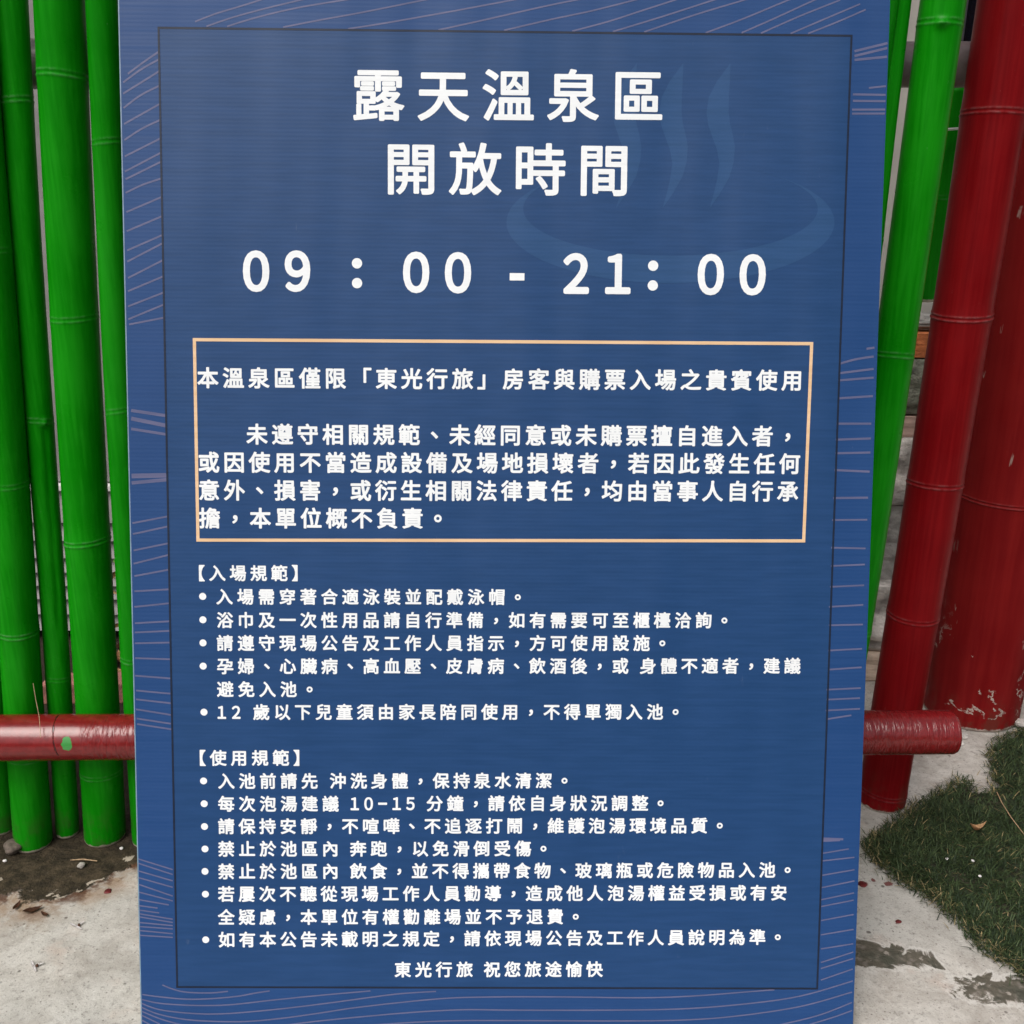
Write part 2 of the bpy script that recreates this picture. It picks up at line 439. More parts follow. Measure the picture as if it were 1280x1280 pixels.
# ------------------------------------------------------------------ print layout of the board (metres on the board, millimetres for the line art)
LINES = [
    ('title_lettering', '露天溫泉區', 0.20216, 0.85515, 0.059829, 0.000278, 0.04937),
    ('title_lettering', '開放時間', 0.2323, 0.78895, 0.059553, 0.000186, 0.04965),
    ('notice_lettering', '本溫泉區僅限「東光行旅」房客與購票入場之貴賓使用', 0.04172, 0.59568, 0.023909, 9.2e-05, 0.02033),
    ('notice_lettering', '未遵守相關規範、未經同意或未購票擅自進入者，', 0.08716, 0.54322, 0.023899, 9e-05, 0.02043),
    ('notice_lettering', '或因使用不當造成設備及場地損壞者，若因此發生任何', 0.04134, 0.51647, 0.023922, 0.000113, 0.02047),
    ('notice_lettering', '意外、損害，或衍生相關法律責任，均由當事人自行承', 0.04122, 0.48996, 0.023885, 0.000126, 0.02051),
    ('notice_lettering', '擔，本單位概不負責。', 0.04124, 0.46333, 0.024064, 0.000168, 0.02049),
    ('heading_lettering', '入場規範】', 0.04771, 0.41084, 0.019691, 0.000127, 0.01599),
    ('heading_lettering', '【', 0.02808, 0.41072, 0.019626, 0.000127, 0.01597),
    ('rule_lettering', '入場需穿著合適泳裝並配戴泳帽。', 0.05422, 0.38823, 0.020017, 0.000101, 0.01605),
    ('rule_lettering', '浴巾及一次性用品請自行準備，如有需要可至櫃檯洽詢。', 0.05434, 0.36564, 0.019955, 0.00011, 0.01611),
    ('rule_lettering', '請遵守現場公告及工作人員指示，方可使用設施。', 0.05401, 0.34328, 0.019997, 0.000117, 0.01613),
    ('rule_lettering', '孕婦、心臟病、高血壓、皮膚病、飲酒後，或', 0.05398, 0.32075, 0.019991, 0.000129, 0.01616),
    ('+', '身體不適者，建議', 0.4606, 0.32335, 0.019922, 0.000135, 0.01624),
    ('rule_lettering', '避免入池。', 0.05364, 0.29822, 0.020262, 0.00011, 0.01614),
    ('rule_lettering', '歲以下兒童須由家長陪同使用，不得單獨入池。', 0.08803, 0.27603, 0.020004, 0.000117, 0.01623),
    ('+', '12', 0.04985, 0.27567, 0.014005, 7.3e-05, 0.01616),
    ('heading_lettering', '使用規範】', 0.04592, 0.23058, 0.020139, 9.6e-05, 0.01622),
    ('heading_lettering', '【', 0.02585, 0.23048, 0.020073, 9.6e-05, 0.01621),
    ('rule_lettering', '入池前請先', 0.05331, 0.20767, 0.020152, 9.2e-05, 0.01626),
    ('+', '沖洗身體，保持泉水清潔。', 0.16143, 0.20832, 0.019993, 0.000123, 0.01631),
    ('rule_lettering', '每次泡湯建議', 0.05297, 0.18496, 0.02022, 0.00012, 0.01629),
    ('+', '10–15', 0.17746, 0.18574, 0.013584, 9.9e-05, 0.01632),
    ('+', '分鐘，請依自身狀況調整。', 0.25521, 0.18624, 0.02001, 0.000119, 0.01637),
    ('rule_lettering', '請保持安靜，不喧嘩、不追逐打鬧，維護泡湯環境品質。', 0.05264, 0.16249, 0.020044, 0.000118, 0.01638),
    ('rule_lettering', '禁止於池區內', 0.05231, 0.13985, 0.020247, 0.000112, 0.01635),
    ('+', '奔跑，以免滑倒受傷。', 0.18076, 0.14051, 0.020092, 0.000109, 0.0164),
    ('rule_lettering', '禁止於池區內', 0.05197, 0.11713, 0.020285, 0.00014, 0.01638),
    ('+', '飲食，並不得攜帶食物、玻璃瓶或危險物品入池。', 0.18066, 0.11793, 0.020039, 0.000135, 0.01647),
    ('rule_lettering', '若屢次不聽從現場工作人員勸導，造成他人泡湯權益受損或有安', 0.05164, 0.09433, 0.020067, 0.000118, 0.01648),
    ('rule_lettering', '全疑慮，本單位有權勸離場並不予退費。', 0.05129, 0.07087, 0.020161, 0.000102, 0.01648),
    ('rule_lettering', '如有本公告未載明之規定，請依現場公告及工作人員說明為準。', 0.05143, 0.04798, 0.020088, 0.000162, 0.01654),
    ('closing_lettering', '東光行旅', 0.22411, 0.01786, 0.020296, 0.000111, 0.01656),
    ('+', '祝您旅途愉快', 0.31207, 0.01827, 0.020231, 0.000105, 0.0166),
]
HOURS = [('0', 0.08821, 0.69483), ('9', 0.12674, 0.69519), (':', 0.18204, 0.69386), ('0', 0.23713, 0.69509), ('0', 0.27614, 0.69508), ('-', 0.33127, 0.69191), ('2', 0.38649, 0.69513), ('1', 0.42525, 0.69534), (':', 0.45829, 0.69417), ('0', 0.51245, 0.69562), ('0', 0.55168, 0.69575)]
HOURS_EM = 0.04834
BULLETS = [(0.03349, 0.38856), (0.03335, 0.36598), (0.03305, 0.34354), (0.03283, 0.32095), (0.03285, 0.2759), (0.03134, 0.20789), (0.03159, 0.18519), (0.03152, 0.1624), (0.03162, 0.13993), (0.03125, 0.11738), (0.03126, 0.09434), (0.03082, 0.048)]
BOX = [(0.02975, 0.63126), (0.60908, 0.63249), (0.6073, 0.44578), (0.02991, 0.44264)]
WAVES = [
    (2.30, [(-26.8,871.9),(-12.7,882.2),(1.4,891.6)]),
    (2.30, [(-31.3,864.2),(-15.0,875.8),(2.0,885.2)]),
    (2.30, [(-31.6,854.2),(1.8,874.5)]),
    (2.30, [(-31.5,841.4),(-15.5,853.0),(1.9,861.7)]),
    (2.30, [(-31.4,827.1),(1.6,845.3)]),
    (2.30, [(-31.4,812.7),(-15.4,822.9),(1.6,831.0)]),
    (2.30, [(-31.4,798.0),(1.7,814.5)]),
    (2.30, [(-31.7,784.3),(1.8,801.6)]),
    (2.30, [(-31.1,777.4),(2.0,793.6)]),
    (2.30, [(-31.4,765.1),(-15.7,772.5),(2.1,778.5)]),
    (2.30, [(-31.0,747.7),(2.1,761.8)]),
    (2.30, [(-31.1,730.3),(2.1,744.4)]),
    (2.30, [(-31.1,712.8),(2.2,727.3)]),
    (2.30, [(-31.3,702.5),(2.0,719.7)]),
    (2.30, [(-30.9,687.5),(2.1,704.3)]),
    (2.30, [(-31.2,675.4),(2.5,689.6)]),
    (2.30, [(-31.5,661.4),(2.2,674.6)]),
    (2.30, [(-31.4,649.6),(2.0,663.5)]),
    (2.30, [(-30.8,644.8),(2.2,651.4)]),
    (4.00, [(-30.7,564.8),(2.2,560.2)]),
    (5.00, [(-30.8,557.3),(2.1,550.8)]),
    (3.50, [(-31.1,547.6),(1.9,542.6)]),
    (6.00, [(-31.7,503.1),(1.9,504.1)]),
    (4.50, [(-31.8,496.6),(1.8,499.9)]),
    (2.30, [(-31.9,458.3),(1.5,465.0)]),
    (2.30, [(-31.7,447.9),(1.3,455.4)]),
    (2.30, [(-31.3,432.3),(1.8,439.4)]),
    (2.30, [(-31.6,419.6),(2.0,428.3)]),
    (2.30, [(-31.1,407.7),(1.7,414.1)]),
    (2.30, [(-31.4,393.1),(1.7,395.2)]),
    (2.30, [(-31.8,378.0),(1.4,381.7)]),
    (2.30, [(-31.7,362.2),(1.5,364.3)]),
    (2.30, [(-31.9,353.3),(1.3,355.0)]),
    (2.30, [(-32.2,342.8),(1.5,343.7)]),
    (2.30, [(-32.1,328.4),(1.2,327.4)]),
    (2.30, [(-32.5,311.2),(1.2,308.7)]),
    (2.30, [(-32.0,296.7),(0.9,293.8)]),
    (2.30, [(-32.2,288.1),(1.1,284.4)]),
    (2.30, [(-32.4,278.3),(0.9,273.0)]),
    (2.30, [(-31.9,269.3),(0.7,264.3)]),
    (2.30, [(-31.6,263.8),(1.0,258.8)]),
    (1.90, [(-34.1,129.6),(-0.1,118.9)]),
    (1.90, [(-33.8,125.2),(-0.2,114.0)]),
    (1.90, [(-33.6,117.5),(-0.3,107.6)]),
    (1.90, [(-33.4,110.7),(-0.4,101.1)]),
    (1.90, [(-33.1,103.8),(-0.6,92.2)]),
    (1.90, [(-33.3,96.1),(-0.7,87.3)]),
    (1.90, [(-33.4,88.4),(-4.7,83.3)]),
    (1.90, [(-33.6,82.4),(-15.7,80.0)]),
    (1.90, [(-33.7,77.9),(-14.2,75.1)]),
    (1.90, [(-33.8,74.2),(-1.1,68.7)]),
    (1.90, [(-33.8,71.0),(-1.1,65.4)]),
    (1.90, [(-33.9,65.3),(-1.2,62.2)]),
    (1.90, [(-33.6,61.2),(-1.2,58.9)]),
    (1.90, [(-33.7,57.2),(-1.3,54.0)]),
    (1.90, [(-33.8,52.3),(-1.4,50.3)]),
    (1.90, [(-12.5,1.6),(-4.0,-2.1),(10.1,-5.7),(33.7,-6.5),(51.8,-4.8)]),
    (1.90, [(-32.4,-8.3),(-15.1,-10.7),(16.3,-13.1),(55.7,-10.6),(79.4,-6.4),(92.8,-4.3)]),
    (1.90, [(-34.1,-13.3),(-15.3,-17.3),(16.2,-19.3),(51.6,-18.8),(95.0,-13.8),(142.4,-8.7),(192.1,-4.0)]),
    (1.90, [(-34.2,-17.4),(-15.4,-23.9),(16.0,-27.6),(47.6,-27.9),(94.9,-23.7),(142.3,-17.8),(189.7,-11.0),(221.3,-6.8),(256.9,-4.3)]),
    (1.90, [(-34.2,-21.5),(-15.5,-28.9),(15.9,-34.6),(63.2,-36.1),(102.7,-32.7),(142.3,-26.9),(173.9,-21.8),(221.3,-15.9),(268.7,-11.3),(316.2,-9.9),(379.6,-9.7),(443.0,-10.4),(482.7,-9.9),(522.3,-7.7),(562.0,-4.3),(592.1,-1.8)]),
    (1.90, [(-34.3,-25.6),(-11.7,-34.6),(15.8,-41.2),(51.3,-43.6),(86.8,-41.9),(142.2,-35.1),(189.7,-30.1),(237.1,-25.8),(284.6,-23.2),(332.1,-23.5),(427.3,-23.3),(498.8,-21.9),(562.3,-16.7),(617.8,-8.3),(669.8,7.5)]),
    (1.90, [(158.0,-42.5),(205.5,-38.3),(268.8,-34.8),(332.2,-34.3),(427.5,-34.5),(499.0,-33.5),(554.7,-29.2),(618.1,-19.1),(669.4,-4.0)]),
    (1.90, [(586.8,-40.8),(634.3,-29.0),(669.7,-14.8)]),
    (1.90, [(618.7,-40.7),(650.3,-30.6),(670.0,-23.1)]),
    (1.90, [(-34.4,-29.7),(-15.7,-38.8)]),
    (1.90, [(-34.5,-34.7),(-23.6,-40.5)]),
    (3.00, [(634.8,152.8),(655.3,152.1)]),
    (3.00, [(634.9,150.4),(652.2,151.3)]),
    (1.90, [(635.3,137.8),(661.1,142.4)]),
    (1.90, [(635.6,130.2),(666.9,133.9)]),
    (1.90, [(636.0,115.6),(667.4,121.4)]),
    (1.90, [(635.6,103.0),(667.8,110.0)]),
    (1.90, [(635.6,90.7),(667.8,97.8)]),
    (1.90, [(635.9,83.8),(667.7,90.4)]),
    (1.90, [(636.3,69.5),(668.2,75.8)]),
    (1.90, [(636.4,54.8),(668.7,60.6)]),
    (1.90, [(636.9,40.4),(668.8,45.8)]),
    (1.90, [(637.3,26.4),(669.1,37.2)]),
    (1.90, [(637.5,20.2),(669.3,30.6)]),
    (1.90, [(637.9,8.3),(669.3,19.9)]),
    (2.30, [(633.9,465.9),(667.6,466.5)]),
    (2.30, [(634.0,439.4),(667.0,438.9)]),
    (2.30, [(634.2,421.7),(666.8,423.4)]),
    (2.30, [(634.1,401.6),(666.8,403.3)]),
    (2.30, [(633.6,382.1),(666.7,384.3)]),
    (2.30, [(634.2,364.2),(667.0,365.2)]),
    (2.30, [(634.2,339.6),(667.0,341.4)]),
    (2.30, [(634.8,320.8),(667.3,323.3)]),
    (2.30, [(633.9,301.1),(667.2,302.9)]),
    (2.30, [(634.2,291.3),(666.8,293.0)]),
    (2.30, [(633.8,280.6),(667.2,282.4)]),
    (2.30, [(634.5,271.9),(658.9,276.0)]),
    (2.80, [(661.0,628.1),(668.5,629.3)]),
    (2.80, [(635.4,613.7),(651.5,618.3),(668.1,621.0)]),
    (2.80, [(635.3,605.0),(668.5,609.4)]),
    (2.80, [(635.2,598.3),(668.8,601.2)]),
    (2.80, [(635.4,581.4),(668.7,583.9)]),
    (2.80, [(635.0,557.6),(668.1,557.9)]),
    (2.80, [(634.8,542.5),(668.2,543.9)]),
    (2.80, [(634.8,529.6),(668.3,530.6)]),
    (2.80, [(634.6,513.7),(668.2,512.4)]),
    (2.80, [(634.3,487.0),(667.6,487.6)]),
    (3.00, [(640.2,899.3),(672.4,906.8)]),
    (3.00, [(640.3,895.0),(672.6,902.5)]),
    (3.00, [(640.5,891.5),(672.9,894.7)]),
    (2.30, [(654.7,866.6),(672.4,868.5)]),
    (2.60, [(640.1,860.7),(671.9,860.6)]),
    (2.60, [(640.3,854.9),(672.2,854.9)]),
    (2.60, [(639.8,847.0),(672.4,847.4)]),
    (2.60, [(639.9,843.4),(672.6,843.8)]),
    (2.00, [(35.4,918.8),(54.5,926.1),(76.4,932.7),(94.7,938.5),(109.3,943.6)]),
    (2.00, [(45.6,914.7),(69.0,922.7),(98.3,930.8),(131.2,938.9),(149.4,943.4)]),
    (2.00, [(64.5,914.9),(90.9,923.0),(127.4,931.8),(171.2,939.4),(207.7,945.4)]),
    (2.00, [(115.6,914.8),(149.2,921.5),(189.4,929.0),(247.9,941.0),(266.1,944.7)]),
    (2.00, [(174.8,914.0),(207.7,919.3),(266.2,929.9),(324.6,941.1),(346.5,945.6)]),
    (2.00, [(257.4,913.9),(295.5,922.4),(353.9,935.8),(394.1,944.1)]),
    (2.00, [(317.5,914.2),(361.4,924.6),(398.0,932.5),(436.7,942.4),(452.7,946.8)]),
    (2.00, [(379.9,914.2),(412.8,923.1),(442.0,932.6),(473.3,942.8),(485.7,947.2)]),
    (2.00, [(417.3,914.2),(464.1,928.6),(509.3,943.3),(522.4,947.6)]),
    (2.00, [(446.0,914.2),(493.4,930.3),(537.2,943.6),(550.3,948.0)]),
    (2.00, [(502.6,914.1),(537.6,927.3),(577.6,944.0),(588.5,948.4)]),
    (2.00, [(535.7,914.5),(567.0,928.3),(601.8,944.3),(610.5,947.9)]),
    (2.00, [(553.4,914.3),(589.0,930.0),(625.4,944.6)]),
    (2.00, [(580.7,914.3),(614.8,928.9),(643.9,941.3)]),
    (2.00, [(596.9,914.5),(626.0,926.2),(649.2,936.4)]),
]
BOWL_OUT = [(553.5,790.8),(560.4,789.3),(567.1,787.5),(573.4,785.7),(579.5,783.8),(585.3,781.7),(590.8,779.5),(595.9,777.2),(600.7,774.8),(605.1,772.3),(609.1,769.7),(612.8,767.1),(616.0,764.4),(618.9,761.6),(621.3,758.7),(623.3,755.9),(624.8,752.9),(626.0,750.0),(626.6,747.0),(626.9,744.0),(626.7,741.0),(626.0,738.0),(624.9,735.0),(623.4,732.1),(621.4,729.2),(619.0,726.3),(616.2,723.4),(613.0,720.7),(609.3,718.0),(605.3,715.3),(600.9,712.7),(596.1,710.3),(590.9,707.9),(585.5,705.6),(579.6,703.4),(573.5,701.4),(567.1,699.4),(560.4,697.6),(553.5,695.9),(546.3,694.4),(538.9,693.0),(531.3,691.8),(523.6,690.7),(515.7,689.7),(507.6,688.9),(499.5,688.3),(491.3,687.8),(483.1,687.5),(474.8,687.3),(466.6,687.3),(458.3,687.5),(450.1,687.8),(442.0,688.3),(434.0,689.0),(426.1,689.8),(418.3,690.7),(410.7,691.8),(403.2,693.1),(396.0,694.5),(389.0,696.1),(382.3,697.7),(375.8,699.6),(369.6,701.5),(363.8,703.6),(358.2,705.7),(353.0,708.0),(348.1,710.4),(343.6,712.9),(339.5,715.4),(335.7,718.1),(332.4,720.8),(329.5,723.6),(327.0,726.4),(324.9,729.3),(323.3,732.2),(322.1,735.1),(321.3,738.1),(321.0,741.1),(321.1,744.1),(321.7,747.0),(322.6,750.0),(324.1,753.0),(325.9,755.9),(328.2,758.8),(330.9,761.6),(334.1,764.4),(337.6,767.1),(341.5,769.7),(345.8,772.3),(350.4,774.8),(355.4,777.2),(360.8,779.5),(366.5,781.6),(372.5,783.7),(378.7,785.7),(385.3,787.5),(392.1,789.2)]
BOWL_IN = [(545.2,792.3),(551.4,791.1),(557.3,789.8),(563.1,788.4),(568.5,786.9),(573.7,785.3),(578.6,783.6),(583.2,781.9),(587.4,780.0),(591.4,778.1),(595.0,776.2),(598.3,774.1),(601.2,772.0),(603.7,769.9),(605.8,767.7),(607.6,765.5),(609.0,763.3),(610.0,761.0),(610.6,758.7),(610.8,756.4),(610.6,754.1),(610.0,751.8),(609.0,749.5),(607.6,747.3),(605.8,745.0),(603.7,742.8),(601.1,740.6),(598.2,738.5),(594.9,736.4),(591.3,734.4),(587.3,732.4),(583.0,730.5),(578.4,728.6),(573.5,726.9),(568.2,725.2),(562.7,723.6),(557.0,722.1),(551.0,720.7),(544.8,719.4),(538.3,718.2),(531.7,717.2),(524.9,716.2),(518.0,715.3),(510.9,714.6),(503.7,714.0),(496.4,713.5),(489.1,713.1),(481.7,712.8),(474.3,712.7),(466.9,712.7),(459.5,712.8),(452.2,713.1),(444.9,713.4),(437.7,713.9),(430.6,714.5),(423.7,715.2),(416.9,716.1),(410.2,717.0),(403.7,718.1),(397.5,719.3),(391.4,720.6),(385.6,722.0),(380.1,723.4),(374.8,725.0),(369.9,726.7),(365.2,728.4),(360.8,730.2),(356.8,732.1),(353.1,734.1),(349.7,736.1),(346.8,738.2),(344.1,740.3),(341.9,742.5),(340.0,744.7),(338.6,746.9),(337.5,749.2),(336.8,751.5),(336.5,753.8),(336.6,756.1),(337.1,758.3),(338.0,760.6),(339.3,762.9),(340.9,765.1),(343.0,767.4),(345.4,769.5),(348.2,771.7),(351.4,773.8),(354.9,775.8),(358.7,777.8),(362.9,779.7),(367.4,781.5),(372.2,783.3),(377.3,785.0),(382.7,786.6),(388.3,788.1),(394.2,789.5),(400.3,790.9)]

STEAM = [([(526.1,887.5),(514.1,871.3),(506.7,856.5),(505.0,843.0),(506.7,832.2),(510.2,822.8),(515.6,809.3),(518.1,797.1),(516.2,782.2),(513.2,768.5),(509.9,756.2)], [(526.1,887.5),(526.0,871.5),(525.5,856.7),(525.6,843.2),(527.2,832.4),(529.7,824.4),(532.2,812.2),(531.4,798.6),(527.9,785.0),(519.3,769.9),(509.9,756.2)]), ([(482.7,887.1),(470.6,870.9),(463.2,856.0),(461.5,842.5),(463.1,831.8),(466.6,822.4),(471.9,808.9),(474.4,796.7),(472.4,781.7),(469.4,768.1),(466.0,755.7)], [(482.7,887.1),(482.5,871.0),(482.0,856.2),(482.0,842.8),(483.6,832.0),(486.0,823.9),(488.5,811.8),(487.7,798.2),(484.1,784.6),(475.5,769.5),(466.0,755.7)]), ([(439.9,886.6),(427.8,870.4),(420.2,855.6),(418.5,842.1),(420.1,831.3),(423.6,821.9),(428.8,808.4),(431.2,796.3),(429.2,781.3),(426.1,767.6),(422.7,755.3)], [(439.9,886.6),(439.6,870.5),(439.1,855.8),(439.0,842.3),(440.6,831.5),(443.0,823.5),(445.4,811.3),(444.5,797.8),(440.9,784.1),(432.2,769.1),(422.7,755.3)])]

# ------------------------------------------------------------------ ground
gv = [(-30, -30, 0), (30, -30, 0), (30, 30, 0), (-30, 30, 0)]
ground = mesh_obj("ground", gv, [(0, 1, 2, 3)], M["concrete"])
tag(ground, "pale worn concrete ground with dark soil along the bamboo fence", "ground", kind="structure")

lt = NT("lawn")
lt.base(lt.mix(lt.mr(lt.noise(lt.obj, 60, 6, 0.7), 0.3, 0.7), (0.022, 0.034, 0.012), (0.050, 0.075, 0.022)))
lt.rough(0.95); lt.bump(lt.noise(lt.obj, 150, 5), 0.8, 0.01)
lawn = mesh_obj("lawn", [(-12, -14, 0.005), (12, -14, 0.005), (12, 0.30, 0.005), (-12, 0.42, 0.005)], [(0, 1, 2, 3)], lt.m)  # added unseen sheet: less ground bounce, darker reflection low on the board
tag(lawn, "dark green sheet out of view, added to cut light bounced off the ground", "lawn", kind="structure")

# ------------------------------------------------------------------ house wall behind the fence
wall = empty("house_wall", (0, 1.78, 0))
tag(wall, "pale rendered wall behind the bamboo fence with grey lapped boards low on its left", "wall")
bm = bmesh.new()
box_bm(bm, (-6, 1.78, 0), (0.69, 1.95, 2.4))
box_bm(bm, (1.60, 1.78, 0), (6, 1.95, 2.4))
box_bm(bm, (0.69, 1.78, 0), (1.60, 1.95, 0.60))
box_bm(bm, (0.69, 1.78, 1.9), (1.60, 1.95, 2.4))
bm_obj("wall", bm, M["wall"], wall)
bm = bmesh.new()
for lo, hi in (((0.69, 1.80, 0.60), (0.73, 1.88, 1.9)), ((1.56, 1.80, 0.60), (1.60, 1.88, 1.9)),
               ((0.73, 1.80, 1.86), (1.56, 1.88, 1.9)), ((0.73, 1.80, 0.60), (1.56, 1.88, 0.64)), ((1.08, 1.805, 0.64), (1.12, 1.875, 1.86))):
    box_bm(bm, lo, hi, 0.003)
wf = bm_obj("window", bm, M["frame"], wall)
bm = bmesh.new(); box_bm(bm, (0.735, 1.84, 0.645), (1.075, 1.846, 1.855)); box_bm(bm, (1.125, 1.84, 0.645), (1.555, 1.846, 1.855))
bm_obj("pane", bm, M["glass"], wf)
bm = bmesh.new(); box_bm(bm, (0.70, 1.93, 0.5), (1.545, 1.94, 2.0))
bm_obj("interior_dark_sheet", bm, M["frame"], wall)  # dark sheet behind the panes, standing in for the unlit interior
# grey panelling on the left: a flat sheet above, lapped boards below
bm = bmesh.new(); box_bm(bm, (-3.0, 1.712, 0.292), (-0.30, 1.778, 1.15), 0.003)
bm_obj("upper_panel", bm, M["cladding"], wall)
bm = bmesh.new(); box_bm(bm, (-3.0, 1.700, 0.279), (-0.30, 1.778, 0.290), 0.002)
bm_obj("trim", bm, M["white_trim"], wall)
zs = [0.018, 0.049, 0.078, 0.103, 0.128, 0.155, 0.187, 0.220, 0.277]
for i in range(len(zs) - 1):
    z0, z1 = zs[i], zs[i + 1]
    vs = []
    for xx in (-3.0, -0.30):
        vs += [(xx, 1.696, z0 + 0.004), (xx, 1.712, z1 - 0.001), (xx, 1.776, z1 - 0.001), (xx, 1.776, z0 + 0.004)]
    mesh_obj("lapped_board", vs, [(0, 1, 2, 3), (7, 6, 5, 4), (0, 4, 5, 1), (1, 5, 6, 2), (2, 6, 7, 3), (3, 7, 4, 0)], M["cladding"], wall)
bm = bmesh.new(); box_bm(bm, (-3.0, 1.74, 0.001), (-0.30, 1.777, 0.021))
bm_obj("gap_shade_strip", bm, M["frame"], wall)  # dark strip, the shade of the gap under the boards put into colour

# ------------------------------------------------------------------ bamboo poles
def pole(name, foot, top, r0, r1, nodes, mat, parent=None, z_end=1.5, seg=40, z0=0.0, loc=None, bud=None, square=0.0, lump=0.0, wearh=0.009):
    """a bamboo cane from foot to top (extended to z_end); nodes = heights of the joints"""
    rnd = random.Random(hash((round(foot[0] * 1e4), round(foot[1] * 1e4))) & 0xffff)
    foot = Vector((foot[0], foot[1], 0.0)); top = Vector(top)
    ax = (top - foot)
    L = z_end
    nodes = sorted(nodes)
    nspec = [(n, rnd.uniform(0.55, 1.35), rnd.uniform(0.0006, 0.0034), rnd.uniform(0, 6.28)) for n in nodes]
    kink = [(n, rnd.uniform(-0.0005, 0.0005), rnd.uniform(-0.0005, 0.0005)) for n in nodes]
    zl = set()
    z = z0
    while z < L: zl.add(round(z, 5)); z += 0.012
    for k in (0, 0.001, 0.003, 0.006): zl.add(round(z0 + k, 5))
    for n in nodes:
        for d in [q * 0.0007 for q in range(-11, 12)] + [-0.013, -0.010, 0.010, 0.013]:
            if z0 < n + d < L: zl.add(round(n + d, 5))
    zl.add(L)
    zl = sorted(zl)
    verts, faces, nodew, wearw = [], [], [], []
    wob = rnd.uniform(0, 6.28)
    off = Vector((rnd.uniform(-9, 9), rnd.uniform(-9, 9), 0))
    for z in zl:
        t = z / ax.z
        c = foot + ax * t
        r = r0 + (r1 - r0) * t
        for n, ka, kb in kink: c = c + Vector((ka, kb, 0)) * max(-1, min(1, (z - n) / 0.12)) * math.exp(-((z - n) / 0.2) ** 2)
        c = c + Vector((0.0016 * math.sin(z * 5 + wob), 0.0016 * math.cos(z * 4 + wob), 0))
        ww = max(0.0, 1.0 - (z - z0) / wearh)
        for j in range(seg):
            a = 2 * math.pi * j / seg
            q = Vector((math.cos(a), math.sin(a), 0))
            nw, k = 0.0, 1.0
            for (n, amp, tl, ph) in nspec:
                d = z - n - tl * math.cos(a - ph)
                if abs(d) > 0.03: continue
                k += 0.020 * amp * math.exp(-(d / 0.010) ** 2)
                k += (0.012 * math.exp(-((d - 0.0022) / 0.0013) ** 2) + 0.024 * math.exp(-((d + 0.0026) / 0.0012) ** 2) - 0.010 * math.exp(-(d / 0.0011) ** 2)) * amp
                nw = max(nw, math.exp(-((abs(d) - 0.0024) / 0.0010) ** 2) * amp)
            if z - z0 < 0.004: k -= 0.05 * (1 - (z - z0) / 0.004) ** 2
            kk = k * (1 + 0.012 * noise.noise(Vector((q.x * 1.2, q.y * 1.2, z * 3)) + off))
            if lump: kk *= 1 + lump * noise.noise(Vector((q.x * 2.2, q.y * 2.2, z * 5)) + off) + 0.4 * lump * noise.noise(Vector((q.x * 6, q.y * 6, z * 14)) + off)
            if bud:
                for bz, ba, bl in bud:
                    da = (a - ba + math.pi) % (2 * math.pi) - math.pi
                    # branch bud with the groove running up from it
                    kk += 0.22 * math.exp(-((z - bz) / 0.0045) ** 2 - (da / 0.22) ** 2)
                    if -bl < z - bz < -0.004: kk -= 0.11 * math.exp(-(da / 0.22) ** 2) * min(1, (z - bz + bl) / 0.03)
            verts.append(c + q * r * kk)
            nodew.append(nw); wearw.append(ww)
    n = len(zl)
    for i in range(n - 1):
        for j in range(seg):
            a, b = i * seg + j, i * seg + (j + 1) % seg
            faces.append((a, b, b + seg, a + seg))
    faces.append(tuple(range(seg))[::-1]); faces.append(tuple(range((n - 1) * seg, n * seg)))
    if loc: verts = [v - Vector(loc) for v in verts]
    o = mesh_obj(name, verts, faces, mat, parent, smooth=True)
    for nm, arr in (("node", nodew), ("wear", wearw)):
        at = o.data.attributes.new(nm, 'FLOAT', 'POINT'); at.data.foreach_set("value", arr)
    if loc: o.location = loc
    return o

fence = empty("bamboo_fence", (0, 1.13, 0))
tag(fence, "bright green bamboo pole fence with a red bottom rail and dark red end post", "fence")
G = M["green"]
P_ = lambda *a, **k: pole("bamboo_pole", *a, parent=fence, **k)
P_((-0.641, 1.1448), (-0.5414, 1.1028, 0.9533), 0.0231, 0.0215, [0.22, 0.52, 0.80, 1.1], G)
P_((-0.5802, 1.1122), (-0.498, 1.0702, 0.9491), 0.0226, 0.0193, [0.13, 0.296, 0.476, 0.72, 0.99, 1.28], G)
P_((-0.5487, 1.1325), (-0.4665, 1.0905, 0.9524), 0.0140, 0.0148, [0.224, 0.541, 0.864, 1.16], G, bud=[(0.541, R(-48), 0.26)])
P_((-0.4994, 1.1253), (-0.4193, 1.0833, 0.9518), 0.0250, 0.0230, [0.10, 0.406, 0.655, 0.886, 1.12, 1.36], G)
P_((-0.4445, 1.119), (-0.3780, 1.077, 0.9514), 0.0172, 0.0152, [0.26, 0.556, 0.826, 1.1], G)
P_((0.3851, 1.1576), (0.3803, 1.1156, 0.9652), 0.0165, 0.0156, [0.2, 0.47, 0.74, 1.02], G)
P_((0.4235, 1.1608), (0.4291, 1.1188, 0.9661), 0.0206, 0.0215, [0.28, 0.616, 0.945, 1.25], G, bud=[(0.943, R(-106), 0.0)])
rr = random.Random(3)
xs = [-0.368, -0.300, -0.224, -0.150, -0.078, 0.0, 0.076, 0.146, 0.220, 0.298, 0.348]
